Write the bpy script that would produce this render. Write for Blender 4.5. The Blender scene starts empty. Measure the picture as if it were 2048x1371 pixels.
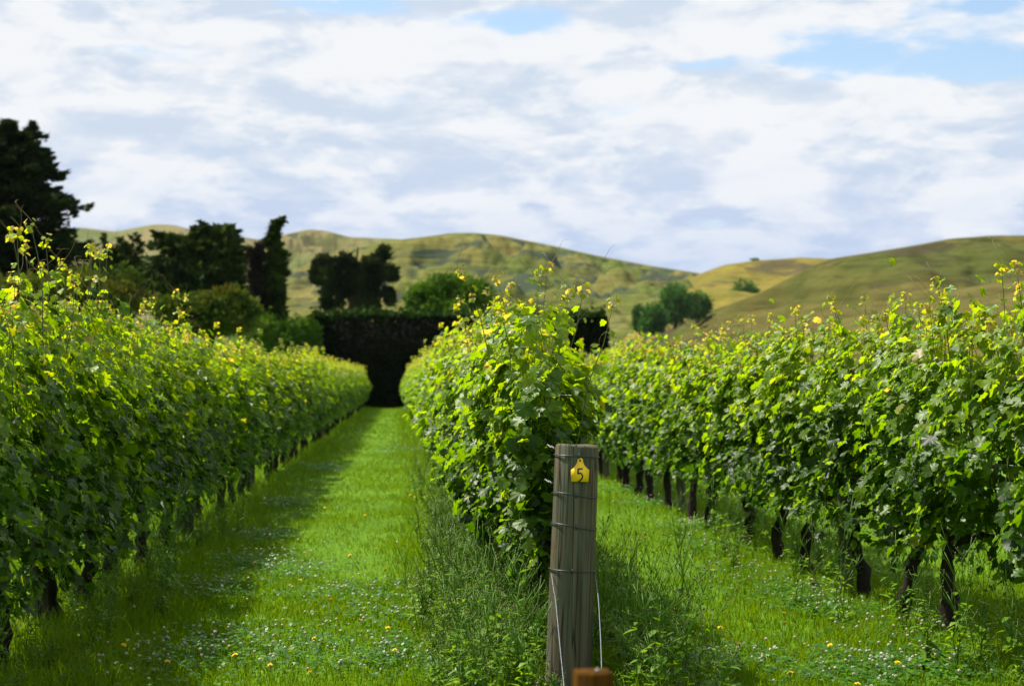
import bpy, math, random
import numpy as np
from mathutils import Vector, Matrix, Quaternion, noise as mnoise

# ------------------------------------------------------------------ camera, sky, sun, exposure
scene = bpy.context.scene
C = scene.collection
R = math.radians
EYE = 1.45                      # camera height
FPX = 3600.0                    # focal length in photo pixels (2048 wide)
VPX, HY = 790.0, 760.0          # where the rows converge / horizon in the photo
YAW = math.atan((1024 - VPX) / FPX)
TILT = math.atan((HY - 685.5) / FPX)

cam_d = bpy.data.cameras.new('camera')
cam = bpy.data.objects.new('camera', cam_d); C.objects.link(cam)
cam.location = (0, 0, EYE)
cam.rotation_euler = (R(90) + TILT, 0, -YAW)
cam_d.sensor_width = 36.0
cam_d.lens = FPX / 2048 * 36.0
cam_d.clip_start = 0.1
cam_d.clip_end = 20000
cam_d.dof.use_dof = True
cam_d.dof.focus_distance = 9.0
cam_d.dof.aperture_fstop = 4.0
scene.camera = cam
CAMROT = cam.rotation_euler.to_matrix()

def pix_dir(px, py):
    return (CAMROT @ Vector(((px - 1024) / FPX, (685.5 - py) / FPX, -1.0))).normalized()

def at(px, py, dist):
    """point seen at photo pixel (px,py) at ground distance dist"""
    d = pix_dir(px, py)
    k = dist / math.hypot(d.x, d.y)
    return Vector((d.x * k, d.y * k, EYE + d.z * k))

SUN = Vector((-0.52, 0.34, 1.0)).normalized()
sun_d = bpy.data.lights.new('sun', 'SUN')
sun_d.energy = 5.0
sun_d.angle = R(0.6)
sun_d.color = (1.0, 0.95, 0.84)
sun = bpy.data.objects.new('sun', sun_d); C.objects.link(sun)
sun.rotation_euler = SUN.to_track_quat('Z', 'Y').to_euler()
sun.location = (0, 0, 60)

scene.view_settings.view_transform = 'Standard'
scene.view_settings.look = 'None'
scene.view_settings.exposure = 0.88
scene.view_settings.gamma = 1.0
scene.cycles.max_bounces = 7
scene.cycles.diffuse_bounces = 3
scene.cycles.glossy_bounces = 2
scene.cycles.transmission_bounces = 5
scene.cycles.transparent_max_bounces = 4
scene.cycles.caustics_reflective = False
scene.cycles.caustics_refractive = False
scene.cycles.use_denoising = True

class NT:
    """tiny helper round a node tree"""
    def __init__(s, tree): s.t = tree; s.n = tree.nodes; s.l = tree.links
    def node(s, typ, **kw):
        n = s.n.new(typ)
        for k, v in kw.items(): setattr(n, k, v)
        return n
    def link(s, a, b): s.l.new(a, b)
    def val(s, sock, v):
        if hasattr(v, 'is_linked') or isinstance(v, bpy.types.NodeSocket): s.l.new(v, sock)
        else: sock.default_value = v
    def math(s, op, a, b=0.0, c=None, clamp=False):
        n = s.node('ShaderNodeMath', operation=op); n.use_clamp = clamp
        s.val(n.inputs[0], a); s.val(n.inputs[1], b)
        if c is not None: s.val(n.inputs[2], c)
        return n.outputs[0]
    def vmath(s, op, a, b=(0, 0, 0)):
        n = s.node('ShaderNodeVectorMath', operation=op)
        s.val(n.inputs[0], a); s.val(n.inputs[1], b)
        return n.outputs['Value'] if op in ('DOT_PRODUCT', 'LENGTH', 'DISTANCE') else n.outputs[0]
    def noise(s, vec, scale, detail=4, rough=0.55, dist=0.0):
        n = s.node('ShaderNodeTexNoise')
        s.link(vec, n.inputs['Vector'])
        n.inputs['Scale'].default_value = scale; n.inputs['Detail'].default_value = detail
        n.inputs['Roughness'].default_value = rough; n.inputs['Distortion'].default_value = dist
        return n.outputs[0]
    def ramp(s, fac, a, b, lo=0.0, hi=1.0):
        n = s.node('ShaderNodeMapRange'); n.interpolation_type = 'SMOOTHSTEP'
        s.val(n.inputs[0], fac); n.inputs[1].default_value = a; n.inputs[2].default_value = b
        n.inputs[3].default_value = lo; n.inputs[4].default_value = hi
        return n.outputs[0]
    def mix(s, fac, a, b, blend='MIX'):
        n = s.node('ShaderNodeMix', data_type='RGBA', blend_type=blend)
        s.val(n.inputs[0], fac)
        for i, v in ((6, a), (7, b)):
            if isinstance(v, tuple): n.inputs[i].default_value = (*v[:3], 1)
            else: s.link(v, n.inputs[i])
        return n.outputs[2]

world = bpy.data.worlds.new('World'); scene.world = world
world.use_nodes = True
W = NT(world.node_tree); W.n.clear()
sky = W.node('ShaderNodeTexSky', sky_type='NISHITA')
sky.sun_disc = False
sky.sun_elevation = math.asin(SUN.z)
sky.sun_rotation = math.atan2(SUN.x, SUN.y)
sky.air_density = 1.0; sky.dust_density = 0.8; sky.ozone_density = 1.2
tc = W.node('ShaderNodeTexCoord')
dirv = tc.outputs['Generated']
sep = W.node('ShaderNodeSeparateXYZ'); W.link(dirv, sep.inputs[0])
zz = sep.outputs[2]
# cloud deck: the direction stretched so that clouds lie in flat layers
mp = W.node('ShaderNodeMapping'); W.link(dirv, mp.inputs[0])
mp.inputs['Scale'].default_value = (6.0, 6.0, 17.0)
mp.inputs['Location'].default_value = (3.4, 1.3, 0.35)
big = W.noise(mp.outputs[0], 1.0, 8, 0.58, 0.1)
mp2 = W.node('ShaderNodeMapping'); W.link(dirv, mp2.inputs[0])
mp2.inputs['Scale'].default_value = (15.0, 15.0, 40.0)
mp2.inputs['Location'].default_value = (7.4, 2.3, 1.7)
puff = W.noise(mp2.outputs[0], 1.0, 10, 0.60, 0.25)
mp3 = W.node('ShaderNodeMapping'); W.link(dirv, mp3.inputs[0])
mp3.inputs['Scale'].default_value = (9.0, 9.0, 55.0)
fine = W.noise(mp3.outputs[0], 1.0, 8, 0.62, 0.1)
def lobe(px, py, sx, sy):
    """soft blob of given pixel half-sizes round a direction"""
    d = pix_dir(px, py)
    off = W.vmath('SUBTRACT', dirv, tuple(d))
    s2 = W.node('ShaderNodeVectorMath', operation='MULTIPLY'); W.link(off, s2.inputs[0])
    s2.inputs[1].default_value = (FPX / sx, FPX / sx, FPX / sy)
    ln = W.vmath('LENGTH', s2.outputs[0])
    return W.ramp(ln, 1.5, 0.0)
gaps = None
for (px, py, sx, sy, k) in [(1740, 122, 270, 58, 0.24), (1000, 48, 210, 40, 0.34), (1960, 15, 150, 42, 0.24),
                            (1330, 455, 300, 38, 0.12), (2030, 130, 110, 45, 0.15), (690, 12, 150, 36, .26), (1400, 130, 120, 30, .20)]:
    g = W.math('MULTIPLY', lobe(px, py, sx, sy), k)
    gaps = g if gaps is None else W.math('ADD', gaps, g)
mp4 = W.node('ShaderNodeMapping'); W.link(dirv, mp4.inputs[0])
mp4.inputs['Scale'].default_value = (28.0, 28.0, 80.0)
crisp = W.noise(mp4.outputs[0], 1.0, 8, 0.58, 0.2)
mp5 = W.node('ShaderNodeMapping'); W.link(dirv, mp5.inputs[0])      # the same puffs a little higher up: tells tops from undersides
mp5.inputs['Scale'].default_value = (15.0, 15.0, 40.0)
mp5.inputs['Location'].default_value = (7.4, 2.3, 1.7 + 40.0 * 0.009)
puff_up = W.noise(mp5.outputs[0], 1.0, 10, 0.60, 0.25)
rim = W.math('MULTIPLY', W.math('SUBTRACT', puff, puff_up), 1.5)
cov = W.math('ADD', W.math('ADD', W.math('MULTIPLY', big, 0.72), W.math('MULTIPLY', fine, 0.28)), W.math('MULTIPLY', W.math('SUBTRACT', crisp, 0.5), 0.34))
cover = W.ramp(W.math('SUBTRACT', cov, gaps), 0.27, 0.41)
heaps = None
for (px, py, sx, sy, k) in [(1545, 368, 125, 42, 0.34), (240, 398, 70, 48, 0.32), (1930, 430, 120, 55, 0.26), (1600, 60, 420, 50, .16),
                            (1000, 95, 420, 45, .14), (860, 400, 160, 24, .14), (1480, 230, 500, 60, .10), (400, 90, 420, 90, .10)]:
    g = W.math('MULTIPLY', lobe(px, py, sx, sy), k)
    heaps = g if heaps is None else W.math('ADD', heaps, g)
soft = W.ramp(W.math('ADD', W.math('ADD', puff, W.math('MULTIPLY', fine, 0.35)), heaps), 0.50, 0.84)
edge = W.ramp(W.math('ADD', W.math('ADD', W.math('MULTIPLY', puff, 0.55), W.math('MULTIPLY', crisp, 0.45)), W.math('MULTIPLY', heaps, 0.8)), 0.475, 0.565)
lit = W.math('ADD', W.math('ADD', W.math('MULTIPLY', soft, 0.62), W.math('MULTIPLY', edge, 0.40)), rim, clamp=True)
lowness = W.ramp(zz, 0.16, 0.02)
lit = W.math('MULTIPLY', lit, W.math('SUBTRACT', 1.0, W.math('MULTIPLY', W.ramp(zz, 0.11, 0.05), W.ramp(heaps, 0.14, 0.02, 0.0, 0.55))))
shade_c = W.mix(lowness, (0.66, 0.76, 0.90), (0.50, 0.62, 0.90))
white_c = W.mix(lowness, (0.95, 0.97, 1.0), (0.84, 0.89, 0.99))
cloud = W.mix(lit, shade_c, white_c)
bg_sky = W.node('ShaderNodeBackground'); W.link(sky.outputs[0], bg_sky.inputs[0]); bg_sky.inputs[1].default_value = 0.092
bg_cl = W.node('ShaderNodeBackground'); W.link(cloud, bg_cl.inputs[0]); bg_cl.inputs[1].default_value = 0.52
mx = W.node('ShaderNodeMixShader'); W.link(cover, mx.inputs[0])
W.link(bg_sky.outputs[0], mx.inputs[1]); W.link(bg_cl.outputs[0], mx.inputs[2])
wo = W.node('ShaderNodeOutputWorld'); W.link(mx.outputs[0], wo.inputs[0])

# ------------------------------------------------------------------ helpers
rng = np.random.default_rng(11)
random.seed(5)

def tag(o, label=None, cat=None, group=None, kind=None):
    if label: o['label'] = label
    if cat: o['category'] = cat
    if group: o['group'] = group
    if kind: o['kind'] = kind
    return o

def empty(name, loc, rz=0.0, label=None, cat=None, group=None):
    o = bpy.data.objects.new(name, None); C.objects.link(o)
    o.empty_display_size = 0.1
    o.location = loc; o.rotation_euler = (0, 0, rz)
    return tag(o, label, cat, group)

def mesh_np(name, V, F, mat, col=None, smooth=False):
    V = np.asarray(V, np.float32).reshape(-1, 3); F = np.asarray(F, np.int32).reshape(-1, 3)
    me = bpy.data.meshes.new(name)
    me.vertices.add(len(V)); me.vertices.foreach_set('co', V.ravel())
    me.loops.add(len(F) * 3); me.loops.foreach_set('vertex_index', F.ravel())
    me.polygons.add(len(F)); me.polygons.foreach_set('loop_start', np.arange(0, len(F) * 3, 3, dtype=np.int32))
    if smooth: me.polygons.foreach_set('use_smooth', np.ones(len(F), bool))
    me.update(calc_edges=True)
    if col is not None:
        col = np.asarray(col, np.float32)
        rgba = np.ones((len(V), 4), np.float32); rgba[:, :3] = col
        a = me.color_attributes.new('col', 'FLOAT_COLOR', 'POINT'); a.data.foreach_set('color', rgba.ravel())
    me.materials.append(mat)
    return me

def obj(name, me, parent=None, loc=None, **kw):
    o = bpy.data.objects.new(name, me); C.objects.link(o)
    if parent is not None: o.parent = parent
    if loc is not None: o.location = loc
    return tag(o, **kw)

class Geo:
    """collects triangles (and a colour per vertex)"""
    def __init__(s): s.v = []; s.f = []; s.c = []; s.n = 0
    def add(s, V, F, col=(1, 1, 1)):
        V = np.asarray(V, np.float64).reshape(-1, 3); F = np.asarray(F, np.int64).reshape(-1, 3)
        s.v.append(V); s.f.append(F + s.n); s.n += len(V)
        c = np.asarray(col, np.float64)
        s.c.append(np.broadcast_to(c, (len(V), 3)))
    def tube(s, P, rad, sides=6, col=(1, 1, 1), cap=True):
        P = np.asarray(P, float); n = len(P); rad = np.broadcast_to(np.asarray(rad, float), (n,))
        T = np.gradient(P, axis=0); T /= np.linalg.norm(T, axis=1)[:, None] + 1e-9
        ref = np.array([1.0, 0.13, 0.05]) if abs(T[:, 2]).mean() > 0.6 else np.array([0.05, 0.1, 1.0])
        A = np.cross(T, ref); A /= np.linalg.norm(A, axis=1)[:, None] + 1e-9
        B = np.cross(T, A)
        th = np.arange(sides) * 2 * np.pi / sides
        V = P[:, None] + rad[:, None, None] * (np.cos(th)[None, :, None] * A[:, None] + np.sin(th)[None, :, None] * B[:, None])
        F = []
        for i in range(n - 1):
            for k in range(sides):
                a, b = i * sides + k, i * sides + (k + 1) % sides
                F += [(a, b, b + sides), (a, b + sides, a + sides)]
        if cap:
            for k in range(1, sides - 1):
                F.append((0, k + 1, k)); o_ = (n - 1) * sides; F.append((o_, o_ + k, o_ + k + 1))
        s.add(V.reshape(-1, 3), F, col)
    def box(s, c, d, col=(1, 1, 1)):
        c = np.array(c, float); d = np.array(d, float) / 2
        V = [c + d * np.array([x, y, z]) for x in (-1, 1) for y in (-1, 1) for z in (-1, 1)]
        Q = [(0, 1, 3, 2), (4, 6, 7, 5), (0, 4, 5, 1), (2, 3, 7, 6), (0, 2, 6, 4), (1, 5, 7, 3)]
        F = []
        for q in Q: F += [(q[0], q[1], q[2]), (q[0], q[2], q[3])]
        s.add(V, F, col)
    def mesh(s, name, mat, smooth=False):
        return mesh_np(name, np.concatenate(s.v), np.concatenate(s.f), mat, np.concatenate(s.c), smooth)

def fbm(x, y, z=0.0, o=4): return mnoise.fractal(Vector((x, y, z)), 0.9, 2.1, o)

def new_mat(name):
    m = bpy.data.materials.new(name); m.use_nodes = True
    t = NT(m.node_tree); t.n.clear()
    out = t.node('ShaderNodeOutputMaterial')
    return m, t, out

def principled(t, base, rough=0.7, spec=0.3):
    p = t.node('ShaderNodeBsdfPrincipled')
    if isinstance(base, tuple): p.inputs['Base Color'].default_value = (*base, 1)
    else: t.link(base, p.inputs['Base Color'])
    t.val(p.inputs['Roughness'], rough)
    p.inputs['Specular IOR Level'].default_value = spec
    return p

def leaf_mat(name, rough, spec, trans, gain, tint=(1.35, 1.1, 0.45), vein=True):
    """leaf: reflects its own colour, lets a yellower light through"""
    m, t, out = new_mat(name)
    at_ = t.node('ShaderNodeAttribute', attribute_name='col')
    col = at_.outputs['Color']
    geo = t.node('ShaderNodeNewGeometry')
    nz = t.noise(geo.outputs['Position'], 45.0, 2, 0.5)
    col = t.mix(t.ramp(nz, 0.3, 0.7, 0.0, 0.45), col, t.mix(1.0, col, (0.55, 0.62, 0.6), 'MULTIPLY'))
    p = principled(t, col, rough, spec)
    tr = t.node('ShaderNodeBsdfTranslucent')
    tcol = t.mix(1.0, col, tuple(gain * k for k in tint), 'MULTIPLY')
    t.link(tcol, tr.inputs[0])
    ms = t.node('ShaderNodeMixShader'); ms.inputs[0].default_value = trans
    t.link(p.outputs[0], ms.inputs[1]); t.link(tr.outputs[0], ms.inputs[2])
    t.link(ms.outputs[0], out.inputs[0])
    return m

def attr_mat(name, rough=0.8, spec=0.2, nscale=30, namt=0.5, bump=0.0, stretch=(1, 1, 1)):
    m, t, out = new_mat(name)
    col = t.node('ShaderNodeAttribute', attribute_name='col').outputs['Color']
    tco = t.node('ShaderNodeTexCoord')
    mpn = t.node('ShaderNodeMapping'); t.link(tco.outputs['Object'], mpn.inputs[0]); mpn.inputs['Scale'].default_value = stretch
    nz = t.noise(mpn.outputs[0], nscale, 5, 0.65)
    col = t.mix(t.ramp(nz, 0.25, 0.75, 0.0, namt * 2), col, t.mix(1.0, col, (0.35, 0.35, 0.35), 'MULTIPLY'))
    p = principled(t, col, rough, spec)
    if bump:
        b = t.node('ShaderNodeBump'); b.inputs['Strength'].default_value = bump; b.inputs['Distance'].default_value = 0.01
        t.link(nz, b.inputs['Height']); t.link(b.outputs[0], p.inputs['Normal'])
    t.link(p.outputs[0], out.inputs[0])
    return m

M_LEAF = leaf_mat('vine_leaf', 0.42, 0.28, 0.50, 3.0, (1.3, 1.12, 0.3))
M_GRASS = leaf_mat('grass_blade', 0.55, 0.12, 0.38, 1.7, (1.3, 1.05, 0.3))
M_CROWN = leaf_mat('tree_foliage', 0.75, 0.04, 0.25, 1.3)
M_WEED = leaf_mat('weed_leaf', 0.45, 0.35, 0.40, 2.0)
M_HEDGE = leaf_mat('hedge_foliage', 0.8, 0.02, 0.05, 1.0, (1.0, 1.1, 0.5))
M_BARK = attr_mat('vine_bark', 0.9, 0.1, 28, 0.5, 0.8, (1, 1, 0.25))
M_TREEBARK = attr_mat('tree_bark', 0.9, 0.1, 3, 0.4, 0.0)
M_SHOOT = attr_mat('green_shoot', 0.5, 0.3, 40, 0.15)
M_PETAL = attr_mat('petal', 0.6, 0.2, 60, 0.15)
M_WIRE = attr_mat('galvanised_wire', 0.4, 0.5, 80, 0.2)

# ------------------------------------------------------------------ ground and hills
def ground_mat():
    m, t, out = new_mat('meadow_ground')
    geo = t.node('ShaderNodeNewGeometry'); P = geo.outputs['Position']
    a = t.noise(P, 0.8, 5, 0.6); b = t.noise(P, 9.0, 4, 0.6); c = t.noise(P, 60.0, 3, 0.7)
    col = t.mix(t.ramp(a, 0.3, 0.7), (0.068, 0.155, 0.003), (0.112, 0.222, 0.003))
    col = t.mix(t.ramp(b, 0.35, 0.75, 0, 0.5), col, (0.035, 0.085, 0.010))
    col = t.mix(t.ramp(c, 0.45, 0.8, 0, 0.6), col, (0.025, 0.050, 0.008))
    # pasture far away is drier
    sp = t.node('ShaderNodeSeparateXYZ'); t.link(P, sp.inputs[0])
    far = t.ramp(t.vmath('LENGTH', P), 110.0, 320.0)
    dry = t.mix(t.ramp(t.noise(P, 0.03, 4, 0.6), 0.35, 0.65), (0.13, 0.15, 0.030), (0.22, 0.19, 0.06))
    col = t.mix(far, col, dry)
    p = principled(t, col, 0.9, 0.1)
    bp = t.node('ShaderNodeBump'); bp.inputs['Strength'].default_value = 0.6; bp.inputs['Distance'].default_value = 0.02
    t.link(c, bp.inputs['Height']); t.link(bp.outputs[0], p.inputs['Normal'])
    t.link(p.outputs[0], out.inputs[0])
    return m

gx = np.concatenate([-np.geomspace(4000, 12, 14), np.linspace(-10, 12, 45), np.geomspace(14, 4000, 14)])
gy = np.concatenate([[-1500, -300, -40], np.linspace(-10, 100, 221), np.geomspace(104, 5000, 16)])
def ground_z(x, y):
    if abs(x) < 12 and -10 < y < 101:
        return 0.035 * fbm(x * 0.7, y * 0.35, 2.0, 3) * min(1.0, (12 - abs(x)) / 2)
    return 0.0
GV = [(x, y, ground_z(x, y)) for y in gy for x in gx]
nx = len(gx)
GF = []
for j in range(len(gy) - 1):
    for i in range(nx - 1):
        a = j * nx + i
        GF += [(a, a + 1, a + nx + 1), (a, a + nx + 1, a + nx)]
obj('ground', mesh_np('ground', GV, GF, ground_mat(), smooth=True), kind='structure')

def hill_mat(name, tan, green, dark, dark_amt, streak=0.5, gb=0.5):
    m, t, out = new_mat(name)
    tco = t.node('ShaderNodeTexCoord'); P = tco.outputs['Object']
    big = t.noise(P, 0.011, 5, 0.6, 0.6)
    mid = t.noise(P, 0.06, 5, 0.65)
    mpn = t.node('ShaderNodeMapping'); t.link(P, mpn.inputs[0]); mpn.inputs['Scale'].default_value = (0.035, 0.035, 0.65)
    ter = t.noise(mpn.outputs[0], 1.0, 5, 0.62, 0.5)          # sheep tracks along the contours
    mpf = t.node('ShaderNodeMapping'); t.link(P, mpf.inputs[0]); mpf.inputs['Scale'].default_value = (0.10, 0.10, 2.2)
    ter2 = t.noise(mpf.outputs[0], 1.0, 4, 0.6, 0.3)
    col = t.mix(t.ramp(t.math('ADD', big, t.math('MULTIPLY', mid, 0.3)), gb, gb + 0.28), tan, green)
    spk = t.noise(P, 0.22, 5, 0.7)
    col = t.mix(t.ramp(spk, 0.40, 0.68, 0, 0.75), col, t.mix(1.0, col, (0.62, 0.68, 0.58), 'MULTIPLY'))
    col = t.mix(t.ramp(ter, 0.46, 0.62, 0, streak), col, t.mix(1.0, col, (0.55, 0.58, 0.55), 'MULTIPLY'))
    col = t.mix(t.ramp(ter2, 0.48, 0.62, 0, streak), col, t.mix(1.0, col, (0.62, 0.62, 0.5), 'MULTIPLY'))
    mps = t.node('ShaderNodeMapping'); t.link(P, mps.inputs[0]); mps.inputs['Scale'].default_value = (0.030, 0.030, 0.10)
    scr = t.noise(mps.outputs[0], 1.0, 6, 0.62, 0.7)
    if dark_amt: col = t.mix(t.ramp(scr, 0.59 - 0.08 * dark_amt, 0.66 - 0.06 * dark_amt, 0, 0.9), col, dark)
    p = principled(t, col, 0.95, 0.05)
    bp = t.node('ShaderNodeBump'); bp.inputs['Strength'].default_value = 0.7; bp.inputs['Distance'].default_value = 1.2
    t.link(t.math('ADD', ter, t.math('MULTIPLY', mid, 0.8)), bp.inputs['Height']); t.link(bp.outputs[0], p.inputs['Normal'])
    t.link(p.outputs[0], out.inputs[0])
    return m

def hill(crest, r0, rc, mat, seed, rough=0.05, power=1.7, nr=90, na=260, lumps=0.0):
    """slope rising from ground distance r0 to a crest at rc; crest given by photo pixels"""
    xs = np.array([c[0] for c in crest], float); ys = np.array([c[1] for c in crest], float)
    px = np.linspace(xs[0], xs[-1], na)
    # smooth interpolation of the crest line
    py = np.interp(px, xs, ys)
    k = np.hanning(9); k /= k.sum()
    pyp = np.pad(py, 4, mode='edge'); py = np.convolve(pyp, k, 'valid')
    V = []
    tt = np.linspace(0, 1.35, nr)
    for a in range(na):
        d = pix_dir(px[a], py[a]); h = math.hypot(d.x, d.y)
        ux, uy, te = d.x / h, d.y / h, max(d.z / h, -0.003)
        rcl = rc * (1 + 0.05 * fbm(px[a] * 0.004, seed, 0, 2))
        col = []
        for t_ in tt:
            r = r0 + (rcl - r0) * t_
            g = 1 - (1 - t_) ** power if t_ <= 1 else 1 - ((t_ - 1) * 1.6) ** 2
            x, y = ux * r, uy * r
            n = fbm(x * 0.010, y * 0.006, seed, 5) * rough + abs(fbm(x * 0.004 + 9, y * 0.003, seed + 3, 3)) * -rough * 1.2
            z = (te * rcl + EYE) * g * (1 + 0.0) + te * rcl * n * math.sin(min(t_, 1.0) * math.pi) ** 0.7
            if lumps: z += lumps * (fbm(x * 0.045, y * 0.032, seed + z * 0.02, 4) - 0.8 * abs(fbm(x * 0.014, y * 0.014, seed + 5, 3))) * math.sin(min(t_, 1.0) * math.pi) ** 0.5
            # keep the slope under the crest sight line
            z = min(z, te * r + EYE - (0.0 if t_ > 0.97 else 0.02 * te * r * (1 - t_)))
            col.append((x, y, z - 0.5 if t_ == 0 else z))
        V += col
    F = []
    for a in range(na - 1):
        for i in range(nr - 1):
            q = a * nr + i
            F += [(q, q + nr, q + nr + 1), (q, q + nr + 1, q + 1)]
    return obj('hill', mesh_np('hill', V, F, mat, smooth=True), kind='structure')

TAN = (0.180, 0.150, 0.044); GRN = (0.088, 0.112, 0.019); SCR = (0.028, 0.042, 0.028)
hm_far = hill_mat('hill_far_grass', (0.175, 0.145, 0.060), (0.095, 0.120, 0.034), SCR, 0.5, 0.3, 0.60)
hm_mid = hill_mat('hill_dry_grass', TAN, GRN, SCR, 1.0, 0.6, 0.50)
hm_c = hill_mat('hill_yellow_grass', (0.180, 0.142, 0.026), (0.110, 0.120, 0.017), (0.06, 0.05, 0.025), 0.6, 0.5, 0.6)
hm_d = hill_mat('hill_brown_grass', (0.104, 0.084, 0.021), (0.066, 0.076, 0.014), (0.042, 0.036, 0.016), 0.5, 0.65, 0.52)
hill([(-500, 470), (-200, 440), (20, 462), (165, 455), (230, 463), (310, 448), (350, 450), (400, 464), (470, 472), (560, 485), (700, 560), (760, 640)],
     900, 1500, hm_far, 1.0, 0.04)
hill([(380, 640), (430, 560), (500, 490), (560, 470), (620, 458), (650, 461), (700, 474), (780, 477), (860, 480), (960, 520), (1060, 640)],
     700, 1150, hm_far, 4.0, 0.10, 1.6, 110, 260, 10.0)
hill([(-300, 700), (100, 660), (330, 640), (470, 600), (560, 555), (610, 530), (660, 510), (720, 493), (780, 481), (850, 473), (900, 466), (945, 465),
      (1000, 470), (1050, 480), (1100, 490), (1200, 512), (1300, 531), (1400, 546), (1500, 575), (1650, 640), (1720, 700)], 320, 850, hm_mid, 7.0, 0.10, 1.5, 190, 480, 9.0)
hill([(1080, 740), (1160, 700), (1230, 660), (1300, 610), (1350, 575), (1400, 547), (1450, 529), (1510, 521), (1600, 514), (1660, 517), (1740, 520), (1900, 540), (2100, 600)],
     260, 640, hm_c, 12.0, 0.06, 1.5, 110, 300, 3.0)
hill([(1230, 720), (1300, 680), (1340, 655), (1400, 628), (1460, 607), (1520, 585), (1570, 560), (1620, 533), (1660, 517), (1740, 505), (1830, 490), (1900, 477), (1990, 470), (2060, 470),
      (2300, 480), (2700, 560)], 190, 470, hm_d, 17.0, 0.06, 1.6, 120, 340, 5.0)
hill([(1440, 720), (1560, 690), (1640, 655), (1720, 625), (1800, 603), (1870, 587), (1950, 572), (2048, 552), (2300, 500), (2700, 520)],
     140, 300, hm_d, 23.0, 0.04, 1.5, 90, 260, 1.5)

# ------------------------------------------------------------------ trees beyond the vines
def frames(n, spread, up, outward):
    """n random unit axes: long axis L biased to 'outward'/'up', second axis S"""
    L = rng.normal(size=(n, 3)) * spread + outward + np.array([0, 0, up])
    L /= np.linalg.norm(L, axis=1)[:, None]
    S = np.cross(L, rng.normal(size=(n, 3))); S /= np.linalg.norm(S, axis=1)[:, None]
    return L, S

def crown_geo(g, blobs, n, length, width, palette, spread, up, gap=0.25, inner=0.45, fscale=1.2):
    """small leaf-shaped faces through the volume of the blobs (x,y,z,rx,ry,rz)"""
    area = np.array([b[3] * b[5] + b[4] * b[5] + b[3] * b[4] for b in blobs]); cnt = np.maximum(40, (n * area / area.sum())).astype(int)
    for b, m in zip(blobs, cnt):
        u = rng.normal(size=(m * 2, 3)); u /= np.linalg.norm(u, axis=1)[:, None]
        rr = inner + (1.0 - inner) * rng.random(m * 2) ** 0.6 + rng.exponential(0.07, m * 2)
        so = rng.random(3) * 50
        rr *= 1 + 0.42 * np.array([mnoise.noise(Vector(q * 2.3 + so)) for q in u])
        P = u * rr[:, None] * np.array(b[3:6])
        P += np.array(b[:3])
        keep = np.array([mnoise.noise(Vector(p) * fscale) for p in P]) > -gap - 0.25
        P, u = P[keep][:m], u[keep][:m]
        k = len(P)
        L, S = frames(k, spread, up, u)
        ln = length * (0.6 + 0.8 * rng.random(k))[:, None]; w = width * (0.6 + 0.8 * rng.random(k))[:, None]
        V = np.stack([P - L * ln * 0.5, P + S * w * 0.5, P + L * ln * 0.5, P - S * w * 0.5], 1)
        F = (np.arange(k) * 4)[:, None, None] + np.array([[0, 1, 2], [0, 2, 3]])
        pal = np.array(palette)
        tone = np.array([mnoise.noise(Vector(p) * fscale * 0.8 + Vector((7, 3, 1))) for p in P]) * 0.9 + 0.5 + rng.normal(size=k) * 0.18
        tone = np.clip(tone, 0, 0.999) * (len(pal) - 1)
        i0 = tone.astype(int); fr = (tone - i0)[:, None]
        col = pal[i0] * (1 - fr) + pal[np.minimum(i0 + 1, len(pal) - 1)] * fr
        g.add(V.reshape(-1, 3), F.reshape(-1, 3), np.repeat(col, 4, 0))

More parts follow.
